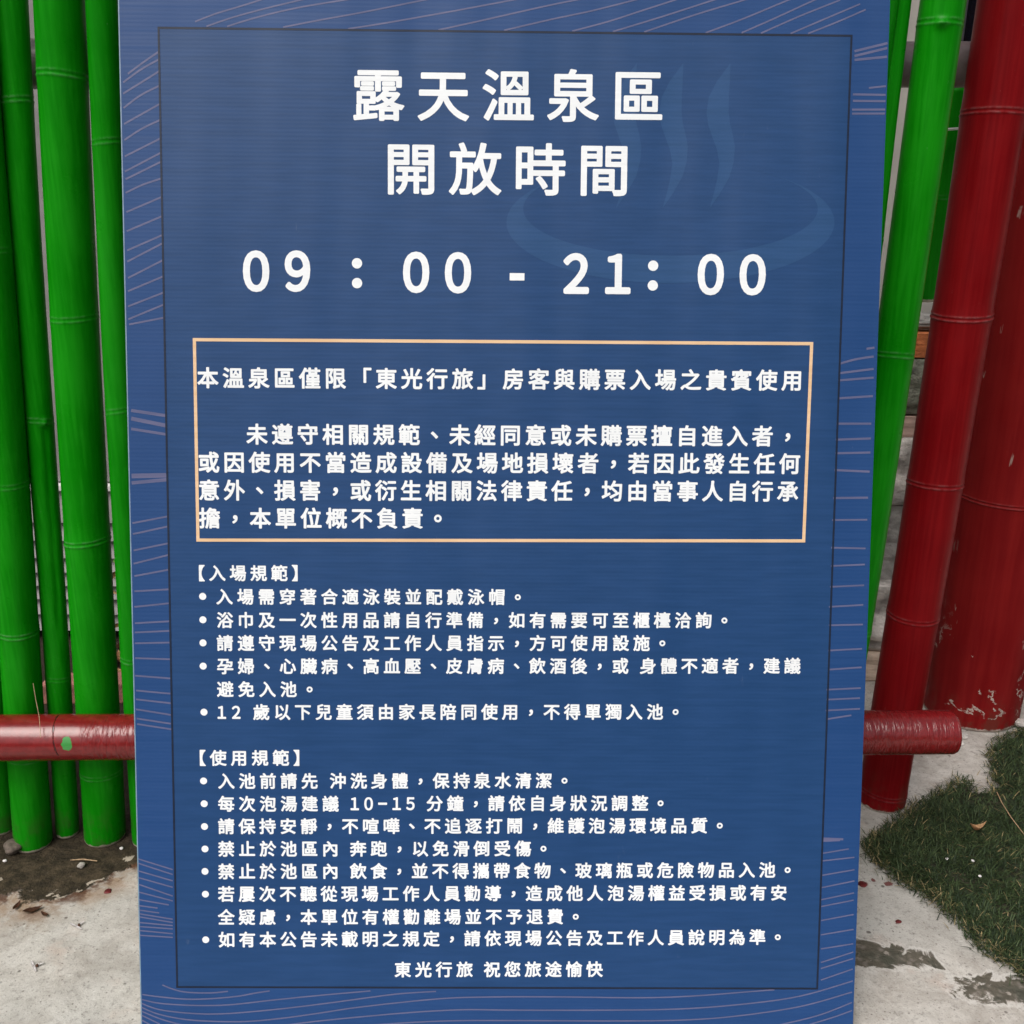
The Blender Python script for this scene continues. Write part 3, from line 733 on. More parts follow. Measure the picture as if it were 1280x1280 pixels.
for x in xs + [-0.70, -0.765, -0.83, -0.90]:
    y = 1.14 + rr.uniform(-0.008, 0.012); r = rr.uniform(0.017, 0.026); k = rr.uniform(0, 0.25)
    if x < -0.5: x2 = x + 0.095
    else: x2 = x + (0.07 if x < -0.2 else 0.03) * (1 - (x + 0.37) / 0.8) + 0.003
    P_((x, y), (x2, y - 0.042, 0.955), r, r * 0.96, [0.08 + k, 0.34 + k, 0.62 + k, 0.9 + k, 1.2 + k * 0.5], G)
# short cane tied behind the rail, cut off above the ground
tag(P_((0.517, 1.385), (0.558, 1.365, 0.96), 0.0182, 0.0182, [0.78], G, z0=0.648, z_end=0.905), "short green cane cut off above the ground behind the red post")
# end post
tag(pole("end_post", (0.5157, 1.2099), (0.536, 1.2099, 0.9804), 0.0307, 0.0339, [0.02, 0.276, 0.450, 0.651, 0.868, 1.10, 1.34], M["red"], parent=fence, seg=56),
    "thick dark red bamboo end post")

def rod(name, p0, p1, r, mat, parent, seg=40, n=60, nodes=(), wob=0.0, loc=None):
    """horizontal cane; its own x axis runs along the cane, origin at p0"""
    p0, p1 = Vector(p0), Vector(p1)
    d = p1 - p0; L = d.length
    verts, faces = [], []
    ts = sorted(set([i / n for i in range(n + 1)] + [0.002, 0.998] + [q / L + e for q in nodes for e in (-0.006, -0.003, 0, 0.003, 0.006) if 0 < q / L + e < 1]))
    for t in ts:
        k = 1.0
        for q in nodes: k += 0.05 * math.exp(-((t * L - q) / 0.005) ** 2)
        if t in (0.0, 1.0): k *= 0.965
        for j in range(seg):
            a = 2 * math.pi * j / seg
            q = Vector((0, math.cos(a), math.sin(a)))
            kk = k * (1 + wob * noise.noise(Vector((t * L * 9, q.y * 1.5, q.z * 1.5))))
            verts.append(Vector((t * L, 0, 0)) + q * r * kk)
    m = len(ts)
    for i in range(m - 1):
        for j in range(seg):
            a, b = i * seg + j, i * seg + (j + 1) % seg
            faces.append((a, a + seg, b + seg, b))
    faces.append(tuple(range(seg))); faces.append(tuple(range((m - 1) * seg, m * seg))[::-1])
    o = mesh_obj(name, verts, faces, mat, parent, smooth=True)
    if parent: o.matrix_parent_inverse = Matrix.Translation(-parent.location)
    o.rotation_euler = (0, math.atan2(-d.z, math.hypot(d.x, d.y)), math.atan2(d.y, d.x))
    o.location = p0
    return o
tag(rod("bottom_rail", (-0.6388, 1.0628, 0.1766), (0.5414, 1.10, 0.1693), 0.0265, M["rail"], fence, n=160, wob=0.02), "red horizontal bottom rail with wrinkled paint")
o = rod("bottom_rail", (-1.05, 1.0500, 0.1790), (-0.6390, 1.0628, 0.1766), 0.0263, M["rail"], fence, n=40, wob=0.02)
rod("upper_rail", (-1.05, 1.115, 0.893), (0.62, 1.285, 0.925), 0.0243, M["grey_rail"], fence, n=120, nodes=(0.2, 0.48, 0.7, 0.95, 1.2, 1.44), wob=0.02)
# wire tie near the short cane
def tube(bm, pts, r, seg=6):
    prev = None
    pts = [Vector(p) for p in pts]
    for i, p in enumerate(pts):
        d = (pts[min(i + 1, len(pts) - 1)] - pts[max(i - 1, 0)]).normalized()
        u = d.orthogonal().normalized(); v = d.cross(u)
        rad = r[i] if isinstance(r, (list, tuple)) else r
        ring = [bm.verts.new(p + (u * math.cos(6.2832 * j / seg) + v * math.sin(6.2832 * j / seg)) * rad) for j in range(seg)]
        if prev:
            for j in range(seg): bm.faces.new((prev[j], prev[(j + 1) % seg], ring[(j + 1) % seg], ring[j]))
        else: bm.faces.new(ring[::-1])
        prev = ring
    bm.faces.new(prev)
bm = bmesh.new()
tube(bm, [(0.512, 1.343, 0.850), (0.54, 1.342, 0.857), (0.58, 1.345, 0.860)], 0.0016)
bm_obj("tie_wire", bm, M["white_trim"], fence)
# a loose end of red cord hanging off the rail on the left
bm = bmesh.new()
tube(bm, [(-0.5305, 1.0665, 0.245), (-0.5275, 1.061, 0.228), (-0.522, 1.052, 0.210), (-0.517, 1.0385, 0.192)], [0.0004, 0.0004, 0.0004, 0.0003])
bm_obj("loose_fibre", bm, M["twig"], fence)

# big old post on the right
hp = pole("bamboo_post", (0.7414, 1.4616), (0.7501, 1.4616, 1.019), 0.0700, 0.0767, [0.36, 0.86, 1.3], M["red_old"], seg=72, z_end=1.9, loc=(0.7414, 1.4616, 0), lump=0.022, wearh=0.014)
tag(hp, "massive dark red painted post with chipped paint at its foot beside the grass", "post")
hp2 = pole("bamboo_post", (0.905, 1.475), (0.925, 1.470, 1.0), 0.055, 0.06, [0.3, 0.7, 1.15], M["red_old"], seg=56, z_end=1.9, loc=(0.905, 1.475, 0), lump=0.02, wearh=0.014)
tag(hp2, "red painted post at the right edge of the photo behind the massive chipped post", "post")

# ------------------------------------------------------------------ sign board
LEAN = R(13.2892)
BX, BY = 0.3175, -0.0445
sign = empty("notice_board", (-0.00099, 0.81442, 0.0))
sign.scale = (0.9903, 0.9903, 0.9903)
sign.rotation_euler = (R(90) - LEAN, 0, 0)
tag(sign, "large blue corrugated plastic notice board with white lettering leaning at the bamboo fence", "sign")
def part(name, verts, faces, mat, smooth=False):
    o = mesh_obj(name, [(v[0] - BX, v[1] - BY, v[2]) for v in verts], faces, mat, None, smooth)
    o.parent = sign
    return o
X0, X1, Y0, Y1 = -0.0345, 0.6715, -0.0445, 0.9500
TH = 0.005
v = [(X0, Y0, -TH), (X1, Y0, -TH), (X1, Y1, -TH), (X0, Y1, -TH), (X0, Y0, 0), (X1, Y0, 0), (X1, Y1, 0), (X0, Y1, 0)]
pan = part("panel", v, [(4, 5, 6, 7), (3, 2, 1, 0), (0, 1, 5, 4), (1, 2, 6, 5), (2, 3, 7, 6), (3, 0, 4, 7)], M["board"])
pan.data.materials.append(M["board_edge"])
pan.data.polygons.foreach_set("material_index", [0, 1, 1, 1, 1, 1])
part("inner_field", [(0.003, 0.0, 0.00008), (0.635, 0.0, 0.00008), (0.638, 0.912, 0.00008), (0.0035, 0.912, 0.00008)], [(0, 1, 2, 3)], M["inner"])

def ribbon(pts, wd, z, taper=False):
    pts = [Vector((p[0], p[1], 0)) for p in pts]
    if len(pts) > 2:   # smooth it
        q = []
        for i in range(len(pts) - 1):
            a = pts[max(i - 1, 0)]; b = pts[i]; c = pts[i + 1]; d = pts[min(i + 2, len(pts) - 1)]
            for k in range(6):
                t = k / 6
                q.append(0.5 * ((2 * b) + (c - a) * t + (2 * a - 5 * b + 4 * c - d) * t * t + (3 * b - a - 3 * c + d) * t ** 3))
        q.append(pts[-1]); pts = q
    vs, fs = [], []
    n = len(pts)
    for i, p in enumerate(pts):
        d = (pts[min(i + 1, n - 1)] - pts[max(i - 1, 0)]).normalized()
        nn = Vector((-d.y, d.x, 0)) * wd / 2
        vs += [p + nn + Vector((0, 0, z)), p - nn + Vector((0, 0, z))]
    for i in range(n - 1): fs.append((2 * i, 2 * i + 1, 2 * i + 3, 2 * i + 2))
    return vs, fs
def join(lst):
    V, Fc = [], []
    for v, f in lst:
        k = len(V); V += list(v); Fc += [tuple(i + k for i in q) for q in f]
    return V, Fc
def loop_frame(c, wd, z):
    """mitred outline: c = four corners, line centred on them"""
    c = [Vector((p[0], p[1], 0)) for p in c]
    ctr = sum(c, Vector()) / 4
    o, i = [], []
    for k in range(4):
        a, b, d = c[k - 1], c[k], c[(k + 1) % 4]
        e1 = (b - a).normalized(); e2 = (d - b).normalized()
        m = (e1 - e2).normalized()
        s = wd / 2 / max(0.2, abs(e1.cross(m).z))
        if (b + m * s - ctr).length < (b - ctr).length: m = -m
        o.append(b + m * s + Vector((0, 0, z))); i.append(b - m * s + Vector((0, 0, z)))
    return o + i, [(k, (k + 1) % 4, 4 + (k + 1) % 4, 4 + k) for k in range(4)]
def flip_up(name, VF, mat):
    o = part(name, VF[0], VF[1], mat)
    me = o.data
    bm = bmesh.new(); bm.from_mesh(me)
    for f in bm.faces:
        if f.normal.z < 0: f.normal_flip()
    bm.to_mesh(me); bm.free()
    return o
flip_up("border_line", loop_frame([(0.002, 0.913), (0.637, 0.913), (0.6345, -0.0005), (0.002, -0.0005)], 0.0019, 0.00024), M["line"])
flip_up("cut_edge", ribbon([(X0 + 0.0006, Y0 + 0.001), (X0 + 0.0006, Y1 - 0.001)], 0.0010, 0.0001), M["board_edge"])
flip_up("notice_frame", loop_frame(BOX, 0.0030, 0.00024), M["peach"])
def clip_x(p): return (min(max(p[0] / 1000, X0 + 0.001), X1 - 0.001), min(max(p[1] / 1000, Y0 + 0.0008), Y1 - 0.0008))
bundles, prev = {}, {}
for wd, pts in sorted(WAVES, key=lambda w_: -sum(p[1] for p in w_[1]) / len(w_[1])):
    mx = sum(p[0] for p in pts) / len(pts); my = sum(p[1] for p in pts) / len(pts)
    if my > 905 and mx < 633: key = "top"
    elif my < 4 or (my < 30 and 60 < mx < 600): key = "bottom"
    else:
        key = "left" if mx < 300 else "right"
        gap = prev.get(key, (0, my))[1] - my
        prev[key] = (prev.get(key, (0, 0))[0] + (gap > 15.5), my)
        key += str(prev[key][0])
    n_ = len(bundles.setdefault(key, []))
    bundles[key].append(ribbon([clip_x(p) for p in pts], wd * 0.00073, 0.00012 + 0.00001 * (n_ % 5)))
for key, lst in bundles.items(): flip_up("wave_lines", join(lst), M["wave"])
n = len(BOWL_OUT)
VF = [([(p[0] / 1000, p[1] / 1000, 0.00018) for p in BOWL_OUT] + [(p[0] / 1000, p[1] / 1000, 0.00018) for p in BOWL_IN],
       [(i, i + 1, n + i + 1, n + i) for i in range(n - 1)])]
for a, b in STEAM:
    k = len(a)
    VF.append(([(p[0] / 1000, p[1] / 1000, 0.00018) for p in a] + [(p[0] / 1000, p[1] / 1000, 0.00018) for p in b],
               [(i, i + 1, k + i + 1, k + i) for i in range(k - 1)]))
flip_up("hot_spring_emblem", join(VF), M["emblem"])

# lettering: glyph outlines come from Blender's own built-in font
GL = {}
def glyph(ch, bold):
    if (ch, bold) in GL: return GL[(ch, bold)]
    cu = bpy.data.curves.new("glyph", 'FONT')
    cu.body = ch; cu.size = 1.0; cu.offset = bold; cu.resolution_u = 5
    ob = bpy.data.objects.new("glyph", cu)
    C.objects.link(ob)
    bpy.context.view_layer.update()
    dg = bpy.context.evaluated_depsgraph_get()
    ev = ob.evaluated_get(dg)
    me = ev.to_mesh()
    vs = [(v.co.x, v.co.y) for v in me.vertices]
    fs = [tuple(p.vertices) for p in me.polygons]
    if ch in "童跑":      # the built-in fill drops a stroke of these two: triangulate their outlines instead
        loops = []
        for sp in ev.to_curve(dg).splines:
            bp, pts = sp.bezier_points, []
            for i in range(len(bp)):
                p0, h0, h1, p1 = bp[i].co, bp[i].handle_right, bp[(i + 1) % len(bp)].handle_left, bp[(i + 1) % len(bp)].co
                for k in range(5):
                    t = k / 5
                    q = (1 - t) ** 3 * p0 + 3 * (1 - t) ** 2 * t * h0 + 3 * (1 - t) * t * t * h1 + t ** 3 * p1
                    if not pts or (Vector((q.x, q.y)) - pts[-1]).length > 1e-5: pts.append(Vector((q.x, q.y)))
            if (pts[0] - pts[-1]).length < 1e-5: pts.pop()
            loops.append(pts)
        allp, ed = [], []
        for lp in loops:
            b0 = len(allp); allp += lp
            ed += [(b0 + i, b0 + (i + 1) % len(lp)) for i in range(len(lp))]
        ov, _, of, *_ = delaunay_2d_cdt(allp, ed, [], 0, 1e-6)
        def wind(x, y):
            w = 0
            for lp in loops:
                for i in range(len(lp)):
                    a, b = lp[i], lp[(i + 1) % len(lp)]
                    if (a.y > y) != (b.y > y) and x < (b.x - a.x) * (y - a.y) / (b.y - a.y) + a.x: w += 1 if b.y > a.y else -1
            return w
        vs = [(v.x, v.y) for v in ov]
        fs = [tuple(f) for f in of if wind(sum(ov[i].x for i in f) / len(f), sum(ov[i].y for i in f) / len(f)) != 0]
    bpy.data.objects.remove(ob, do_unlink=True)
    bpy.data.curves.remove(cu)
    GL[(ch, bold)] = (vs, fs)
    return GL[(ch, bold)]
def disc(x, y, r, z, n=24):
    return [(x + r * math.cos(6.283185 * k / n), y + r * math.sin(6.283185 * k / n), z) for k in range(n)], [tuple(range(n))]
FULL = {c: chr(0xFF10 + int(c)) for c in "0123456789"}
def put(ch, cx, cy, em, z, bold):
    if ch in FULL:
        vs, fs = glyph(FULL[ch], bold)
        return [(cx + (x - 0.5) * em * 0.86, cy + (y - 0.367) * em, z) for x, y in vs], fs
    if ch in "-–":
        hw, hh = (0.145, 0.070) if ch == "-" else (0.24, 0.042)
        return [(cx - hw * em, cy - hh * em, z), (cx + hw * em, cy - hh * em, z), (cx + hw * em, cy + hh * em, z), (cx - hw * em, cy + hh * em, z)], [(0, 1, 2, 3)]
    if ch == ":":
        return join([disc(cx, cy + 0.195 * em, 0.10 * em, z), disc(cx, cy - 0.195 * em, 0.10 * em, z)])
    vs, fs = glyph(ch, bold)
    ox, oy = 0.5, 0.365
    if ch in "，。、":
        ox = (min(v[0] for v in vs) + max(v[0] for v in vs)) / 2
        oy = (min(v[1] for v in vs) + max(v[1] for v in vs)) / 2
        if ch == "，": oy += 0.04
    return [(cx + (x - ox) * em, cy + (y - oy) * em, z) for x, y in vs], fs
def heavy(VFs, w, z):
    """print weight: the outline spread by w in twelve directions, each layer a hair above the last"""
    V, Fc = join(VFs)
    out = []
    for k in range(13):
        dx, dy = (0, 0) if k == 12 else (w * math.cos(k * math.pi / 6), w * math.sin(k * math.pi / 6))
        out.append(([(v[0] + dx, v[1] + dy, z + k * 0.000005) for v in V], Fc))
    return join(out)
rows = []
for kind, s, x, y, px, py, em in LINES:
    lst = [put(ch, x + i * px, y + i * py, em, 0.0010, 0.0) for i, ch in enumerate(s)]
    w = em * (0.019 if kind == "title_lettering" else 0.0275)
    if kind == "+" or s == "【": rows[-1][1].extend(lst)
    else: rows.append([kind, lst, w])
for kind, lst, w in rows:
    flip_up(kind, heavy(lst, w, 0.00026), M["white_ink"])
for a, b in ((0, 2), (2, 3), (3, 5), (5, 6), (6, 8), (8, 9), (9, 11)):
    lst = [put(ch, x, y, HOURS_EM * 0.965, 0.0010, 0.0) for ch, x, y in HOURS[a:b]]
    flip_up("hours_lettering", heavy(lst, HOURS_EM * (0.030 if b - a == 2 else 0.003), 0.00026), M["white_ink"])
for x, y in BULLETS:
    flip_up("bullet_point", disc(x, y, 0.0034, 0.00026), M["white_ink"])
# the light stay that holds the board up behind
bm = bmesh.new(); box_bm(bm, (-0.05 , 0.0, -TH - 0.012), (0.05, 0.80, -TH - 0.001), 0.001)
o = bm_obj("rear_stay", bm, M["board_edge"]); o.parent = sign

# ------------------------------------------------------------------ rubble seen through the gap beside the end post
def lumpy(name, lo, hi, mat, amp, seed, sub=4, sharp=0.75):
    bm = bmesh.new()
    bmesh.ops.create_cube(bm, size=2.0)
    bmesh.ops.subdivide_edges(bm, edges=bm.edges[:], cuts=2 ** sub - 1, use_grid_fill=True)
    c = [(a + b) / 2 for a, b in zip(lo, hi)]; h = [(b - a) / 2 for a, b in zip(lo, hi)]
    zmin = min(lo[2], hi[2])
    for v in bm.verts:
        p = v.co.copy()
        s = p.normalized() * 1.25
        p = p.lerp(Vector([max(-1, min(1, q)) for q in s]), 1 - sharp)
        nz = 1 + amp * noise.fractal(p * 1.6 + Vector((seed, seed * 2, 0)), 1.0, 2.0, 4)
        w = Vector([p[i] * nz * h[i] for i in range(3)])
        w.z = max(w.z, -h[2]); w.z = min(w.z, h[2] * 1.02)
        v.co = w + Vector((0, 0, h[2]))
    o = bm_obj(name, bm, mat, None, smooth=sharp < 0.9)
    o.location = (c[0], c[1], lo[2])
    return o
GR = "stones piled behind the end post"
for nm, lo, hi, mt, amp, sh, lab, cat in (
    ("paving_block", (0.45, 1.56, 0.0), (0.95, 1.75, 0.050), "beige", 0.05, 0.97, "beige paving block at the bottom of the stone pile behind the red end post", "block"),
    ("rough_stone", (0.47, 1.57, 0.052), (0.97, 1.76, 0.166), "pale_stone", 0.16, 0.85, "pale rough stone resting on the beige paving block, just under the smooth grey stone", "stone"),
    ("grey_stone", (0.44, 1.60, 0.167), (0.96, 1.77, 0.296), "grey_stone", 0.06, 0.95, "smooth grey stone block midway up the stone pile", "stone"),
    ("rough_stone", (0.50, 1.60, 0.297), (0.98, 1.77, 0.406), "pale_stone", 0.14, 0.85, "light speckled rough stone right under the pink tile", "stone"),
    ("clay_tile", (0.48, 1.61, 0.407), (0.93, 1.77, 0.440), "pink_tile", 0.02, 0.98, "flat pink tile between light stone and mossy dark stone", "tile"),
    ("mossy_stone", (0.46, 1.61, 0.441), (0.96, 1.77, 0.532), "dark_stone", 0.12, 0.88, "dark mossy stone under the orange brick", "stone"),
    ("orange_brick", (0.49, 1.62, 0.533), (0.94, 1.77, 0.570), "brick", 0.02, 0.98, "orange clay brick near the top of the stone pile", "brick"),
    ("broken_slab", (0.47, 1.64, 0.571), (0.95, 1.77, 0.585), "grey_stone", 0.10, 0.9, "thin grey slab topping the stone pile below the cut green cane", "slab")):
    tag(lumpy(nm, lo, hi, M[mt], amp, len(lab) * 1.7, sharp=sh), lab, cat, GR)
bm = bmesh.new()
bm.faces.new([bm.verts.new(p) for p in ((0, 0, 0), (0.030, 0.004, 0.0), (0.012, 0.006, 0.030))])
bm.faces.new([bm.verts.new(p) for p in ((0.034, 0, 0), (0.085, 0.004, 0.0), (0.080, 0.008, 0.038), (0.050, 0.006, 0.032))])
bmesh.ops.solidify(bm, geom=bm.faces[:], thickness=0.003)
o = bm_obj("tile_shard", bm, M["white_trim"]); o.location = (0.640, 1.655, 0.5865)
tag(o, "white broken tile shards lying on the thin grey slab", "shard")

# brick and litter seen under the grey boards on the left
bm = bmesh.new(); box_bm(bm, (-0.12, -0.02, 0), (0.12, 0.025, 0.034), 0.003)
o = bm_obj("edging_brick", bm, M["rose_brick"]); o.location = (-0.60, 1.49, 0); o.rotation_euler.z = 0.04
tag(o, "rose coloured edging brick on the ground between green poles and grey boards", "brick")

# ------------------------------------------------------------------ lawn patch
GP = [(0.4633, 1.116), (0.4945, 1.1414), (0.532, 1.1731), (0.5774, 1.2139), (0.6222, 1.2491), (0.645, 1.268), (0.6554, 1.2435), (0.657, 1.222), (0.6821, 1.2437), (0.703, 1.316),
      (0.7428, 1.370), (0.7864, 1.398), (0.84, 1.41), (1.15, 1.405), (1.15, 0.84), (0.7005, 0.8243), (0.5735, 0.8427), (0.5439, 0.8983), (0.5298, 0.9185), (0.5179, 0.9521),
      (0.5104, 0.989), (0.4945, 1.0196), (0.4707, 1.0457), (0.4615, 1.0838)]
def inside(x, y):
    c = False
    n = len(GP)
    for i in range(n):
        (x1, y1), (x2, y2) = GP[i], GP[(i + 1) % n]
        if (y1 > y) != (y2 > y) and x < (x2 - x1) * (y - y1) / (y2 - y1) + x1: c = not c
    return c
def edge_d(x, y):
    b = 9
    for i in range(len(GP)):
        (x1, y1), (x2, y2) = GP[i], GP[(i + 1) % len(GP)]
        dx, dy = x2 - x1, y2 - y1
        t = max(0, min(1, ((x - x1) * dx + (y - y1) * dy) / (dx * dx + dy * dy)))
        b = min(b, math.hypot(x - x1 - t * dx, y - y1 - t * dy))
    return b
tg = NT("lawn_soil")
tg.base(tg.mix(tg.mr(tg.noise(tg.obj, 90, 5), 0.3, 0.7), (0.020, 0.022, 0.012), (0.05, 0.042, 0.026)))
tg.rough(0.95)
tg.bump(tg.noise(tg.obj, 130, 5), 0.8, 0.005)
# low mound of soil under the turf
gs = 0.012
idx, gvv, gff = {}, [], []
nx, ny = int(0.72 / gs), int(0.62 / gs)
for i in range(nx):
    for j in range(ny):
        x, y = 0.44 + i * gs, 0.82 + j * gs
        if inside(x, y):
            e = edge_d(x, y)
            idx[(i, j)] = len(gvv); gvv.append((x, y, 0.001 + 0.006 * min(1, e / 0.03)))
for (i, j) in list(idx):
    q = [(i, j), (i + 1, j), (i + 1, j + 1), (i, j + 1)]
    if all(k in idx for k in q): gff.append(tuple(idx[k] for k in q))
o = mesh_obj("soil", gvv, gff, tg.m, smooth=True)
tag(o, "thin dark soil under the lawn patch", "soil", kind="structure")

gm = NT("grass_blade")
rv = gm.attr("rnd")
gcol = gm.ramp(rv, [(0.0, (0.014, 0.024, 0.013)), (0.35, (0.026, 0.044, 0.019)), (0.62, (0.044, 0.070, 0.025)), (0.82, (0.064, 0.092, 0.040)), (0.90, (0.12, 0.11, 0.045)), (0.97, (0.32, 0.25, 0.13))])
gm.base(gcol); gm.rough(0.6); gm.spec(0.2)
rg = random.Random(11)
V, Fc, rn = [], [], []
count = 0
while count < 64000:
    # more blades where the photo shows the lawn
    x = 0.445 + 0.705 * rg.random() ** 1.7; y = 0.82 + 0.60 * rg.random()
    if not inside(x + rg.gauss(0, 0.0055), y + rg.gauss(0, 0.0055)): continue
    cl = noise.noise(Vector((x * 26, y * 26, 0.3)))
    if cl < -0.35 and rg.random() < 0.5: continue
    e = edge_d(x, y) if inside(x, y) else 0
    count += 1
    ln = (0.006 + 0.011 * rg.random() + 0.008 * rg.random() ** 6) * (1 + 0.35 * cl)
    w = 0.00033 + 0.00028 * rg.random()
    a = rg.random() * 6.2832
    a = a if rg.random() < 0.85 else a * 0.15 + 3.0 * noise.noise(Vector((x * 11, y * 11, 5))) 
    el = R(rg.uniform(12, 68))
    d = Vector((math.cos(a), math.sin(a), 0))
    sdv = Vector((-d.y, d.x, 0))
    b = Vector((x, y, 0.002 + 0.005 * min(1, e / 0.03)))
    cur = []
    for k, t in enumerate((0.0, 0.4, 0.75, 1.0)):
        ee = el * (1 - 0.75 * t)
        p = b + d * ln * t * math.cos(el * 0.8) + Vector((0, 0, ln * math.sin(el) * (t - 0.42 * t * t)))
        ww = w * (1, 0.95, 0.6, 0.08)[k]
        cur += [p + sdv * ww, p - sdv * ww]
    n0 = len(V); V += cur
    for k in range(3): Fc.append((n0 + 2 * k, n0 + 2 * k + 1, n0 + 2 * k + 3, n0 + 2 * k + 2))
    q = rg.random() * 0.84 + 0.12 * noise.noise(Vector((x * 40, y * 40, 9)))
    if rg.random() < (0.03 if e > 0.012 else 0.25): q = rg.uniform(0.86, 1.0)
    rn += [max(0, min(1, q))] * 8
o = mesh_obj("grass", V, Fc, gm.m)
at = o.data.attributes.new("rnd", 'FLOAT', 'POINT'); at.data.foreach_set("value", rn)
tag(o, "short dark green lawn patch with dry edges on the concrete right of the board", "grass", kind="stuff")

# ------------------------------------------------------------------ litter
def leaf_mesh(ln, wd, curl, fold, seed):
    rr_ = random.Random(seed)
    vs, fs = [], []
    n = 9
    for i in range(n):
        t = i / (n - 1)
        w = wd * math.sin(math.pi * t ** 0.8) ** 0.9 + 0.0003
        zz = curl * (t - 0.5) ** 2 * 4 * ln
        for s in (-1, -0.5, 0, 0.5, 1):
            vs.append(((t - 0.5) * ln, s * w / 2, zz + fold * abs(s) * w + rr_.uniform(-1, 1) * 0.0003))
    for i in range(n - 1):
        for j in range(4):
            a = i * 5 + j; fs.append((a, a + 1, a + 6, a + 5))
    return vs, fs
def leaf(name, loc, ln, wd, rz, mat, label, cat, curl=0.2, fold=0.5, seed=1, rx=0, ry=0, group=None):
    vs, fs = leaf_mesh(ln, wd, curl, fold, seed)
    bm = bmesh.new()
    bv = [bm.verts.new(v) for v in vs]
    for f in fs: bm.faces.new([bv[i] for i in f])
    bmesh.ops.solidify(bm, geom=bm.faces[:], thickness=0.0004)
    o = bm_obj(name, bm, mat, None, smooth=True)
    o.location = loc; o.rotation_euler = (rx, ry, rz)
    return tag(o, label, cat, group)
leaf("dry_leaf", (0.604, 1.122, 0.0165), 0.024, 0.0072, 0.25, M["leaf"], "curled tan leaf lying on the dark lawn patch", "leaf", 0.5, 0.8, 3)
def petals(loc, rz, label):
    bm = bmesh.new()
    for a in (0.5, 2.2, -0.9):
        vs, fs = leaf_mesh(0.011, 0.0024, 0.1, 0.2, int(a * 10))
        m = Matrix.Rotation(a, 4, 'Z') @ Matrix.Translation((0.005, 0, 0.0008))
        bv = [bm.verts.new(m @ Vector(v)) for v in vs]
        for f in fs: bm.faces.new([bv[i] for i in f])
    bmesh.ops.solidify(bm, geom=bm.faces[:], thickness=0.0004)
    o = bm_obj("fallen_blossom", bm, M["petal"], None, True)
    o.location = loc; o.rotation_euler.z = rz
    bm = bmesh.new(); bmesh.ops.create_icosphere(bm, subdivisions=2, radius=0.0016)
    for v in bm.verts: v.co = v.co * (1 + 0.3 * noise.noise(v.co * 900)) + Vector((0.0035, 0.001, 0.0014))
    s = bm_obj("seed_head", bm, M["brown_leaf"], o, True); s.matrix_parent_inverse = Matrix()
    tag(o, label, "blossom", "white fallen blossoms on the concrete")
petals((-0.4690, 0.9581, 0.001), 0.4, "white fallen blossom on the concrete just below the dark soil")
petals((-0.4897, 0.8969, 0.001), 0.0, "white fallen blossom with a dark seed near the bottom left corner of the photo")
bm = bmesh.new()
tube(bm, [(-0.520, 1.0725, 0.004), (-0.505, 1.0735, 0.0045), (-0.487, 1.0710, 0.004)], [0.0006, 0.0009, 0.0007])
tag(bm_obj("twig", bm, M["twig"]), "thin pale twig lying on the dark soil before the poles", "twig")
bm = bmesh.new()
tube(bm, [(0.672, 1.215, 0.012), (0.664, 1.185, 0.016), (0.660, 1.150, 0.017), (0.662, 1.115, 0.014)], [0.0006, 0.0007, 0.0006, 0.0004])
tag(bm_obj("dry_stalk", bm, M["twig"]), "long dry straw stalk across the lawn near the bare concrete notch", "stalk")
def stone(loc, r, mat, label, cat, seed, group, name="pebble", flat=0.7):
    bm = bmesh.new(); bmesh.ops.create_icosphere(bm, subdivisions=3, radius=r)
    for v in bm.verts:
        k = 1 + 0.35 * noise.fractal(v.co / r * 0.9 + Vector((seed * 3.1, 0, seed)), 1.0, 2.0, 3)
        v.co = Vector((v.co.x * k * 1.1, v.co.y * k, v.co.z * k * flat))
    zm = min(v.co.z for v in bm.verts)
    for v in bm.verts: v.co.z -= zm
    o = bm_obj(name, bm, mat, None, True); o.location = (loc[0], loc[1], loc[2] - r * 0.12)
    return tag(o, label, cat, group)
GPB = "small pebbles on the ground"
stone((-0.5041, 1.0645, 0), 0.0042, M["pebble"], "pale pebble on the dark soil below the thin twig", "pebble", 1, GPB)
stone((-0.6000, 1.0745, 0), 0.0021, M["petal"], "tiny white grit on the soil at the left edge of the photo", "pebble", 2, GPB)
stone((-0.4680, 1.1000, 0), 0.0021, M["petal"], "tiny white grit on the soil between the widest pole and the blue board", "pebble", 3, GPB)
stone((-0.5975, 1.0930, 0), 0.0110, M["rubble"], "brown stone in the soil at the foot of the leftmost pole", "stone", 4, GPB)
stone((0.6800, 1.3620, 0), 0.0085, M["pale_stone"], "white plaster crumb at the foot of the massive red post beside the rail end", "crumb", 5, "plaster crumbs")
stone((0.6960, 1.3780, 0), 0.0065, M["pale_stone"], "smaller white plaster crumb touching the massive red post", "crumb", 6, "plaster crumbs")
stone((0.8000, 1.4080, 0), 0.0120, M["pale_stone"], "white plaster crumb between the lawn and the right side of the massive red post", "crumb", 7, "plaster crumbs")
stone((0.5460, 1.0720, 0.010), 0.0018, M["petal"], "tiny white grit in the lawn nearest to the blue board", "pebble", 8, GPB, "grit")
stone((0.5760, 1.0680, 0.010), 0.0018, M["petal"], "tiny white grit in the lawn below the curled tan leaf", "pebble", 9, GPB, "grit")
stone((0.5720, 1.0390, 0.010), 0.0017, M["petal"], "tiny white grit lowest in the lawn, near its lower edge", "pebble", 10, GPB, "grit")
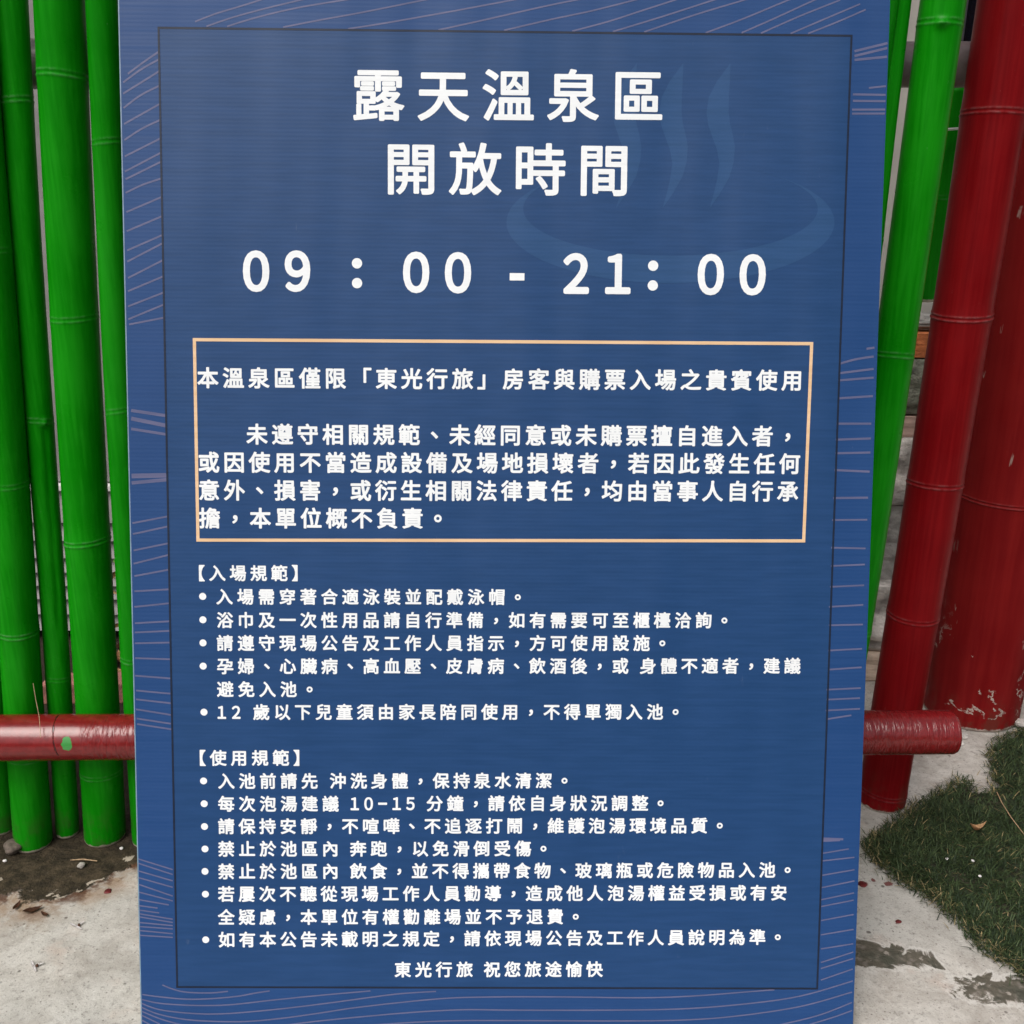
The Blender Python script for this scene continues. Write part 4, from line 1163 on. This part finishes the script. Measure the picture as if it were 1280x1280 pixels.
# litter behind the poles, seen through the gap by the board
LG = "dead leaves behind the fence"
rl = random.Random(5)
for i, (x, y, lab, mt) in enumerate(((-0.655, 1.640, "brown dead leaf on the ground under the grey boards, farthest back", "brown_leaf"),
                                     (-0.640, 1.595, "pale dead leaf between the brown leaf and the rose brick", "leaf"),
                                     (-0.660, 1.560, "dark dead leaf right behind the rose brick", "brown_leaf"),
                                     (-0.622, 1.548, "tan dead leaf leaning on the rose brick", "leaf"))):
    leaf("dead_leaf", (x, y, 0.008), 0.05, 0.024, rl.uniform(0, 3), M[mt], lab, "leaf", 0.3, 0.4, i, rx=0.3, group=LG)
stone((-0.640, 1.665, 0), 0.020, M["pale_stone"], "pale stone on the ground close under the grey boards", "stone", 12, "stones under the boards")
stone((-0.668, 1.600, 0), 0.017, M["rubble"], "brown stone beside the dead leaves under the grey boards", "stone", 13, "stones under the boards")
# a weed growing up the grey boards
pl = empty("weed", (-0.655, 1.665, 0))
tag(pl, "thin weed with small yellow green leaves in front of the grey boards", "plant")
bm = bmesh.new(); tube(bm, [(-0.655, 1.665, 0), (-0.657, 1.668, 0.08), (-0.650, 1.670, 0.17)], [0.002, 0.0015, 0.0008])
bm_obj("stem", bm, M["twig"], pl)
for i, (zz, a) in enumerate(((0.06, 2.6), (0.085, 0.3), (0.115, 3.4), (0.13, 0.9), (0.155, 2.2), (0.168, -0.4))):
    vs, fs = leaf_mesh(0.026, 0.011, 0.2, 0.3, i)
    m = Matrix.Translation((-0.655, 1.655, zz)) @ Matrix.Rotation(a, 4, 'Y') @ Matrix.Rotation(0.9, 4, 'X') @ Matrix.Translation((0.012, 0, 0))
    mesh_obj("leaf", [m @ Vector(v) for v in vs], fs, M["green_leaf"] if i % 2 else M["leaf"], pl, True)
# leaf crumbs along the edge of the soil
EG = "brown leaf scraps along the soil edge"
for i, (x, y, ln, lab) in enumerate(((-0.528, 0.985, 0.022, "brown leaf scrap on the soil edge, the largest of the scraps"),
                                     (-0.549, 0.992, 0.016, "brown leaf scrap on the soil edge nearest the left border of the photo"),
                                     (-0.512, 0.978, 0.013, "narrow brown leaf scrap pointing from the soil edge onto the concrete"))):
    leaf("leaf_scrap", (x, y, 0.0015), ln, ln * 0.35, 0.5 + i, M["brown_leaf"], lab, "leaf", 0.15, 0.2, i + 20, group=EG)
stone((-0.456, 1.020, 0), 0.0040, M["red_chip"], "flake of red paint on the concrete left of the blue board", "paint flake", 15, "red paint flakes", "paint_flake", 0.25)
stone((0.4322, 1.0370, 0), 0.0050, M["red_chip"], "largest red paint flake, beside the right edge of the blue board", "paint flake", 16, "red paint flakes", "paint_flake", 0.2)
stone((0.4520, 0.9727, 0), 0.0030, M["red_chip"], "dark red paint flake alone on the concrete below the lawn tip", "paint flake", 17, "red paint flakes", "paint_flake", 0.3)
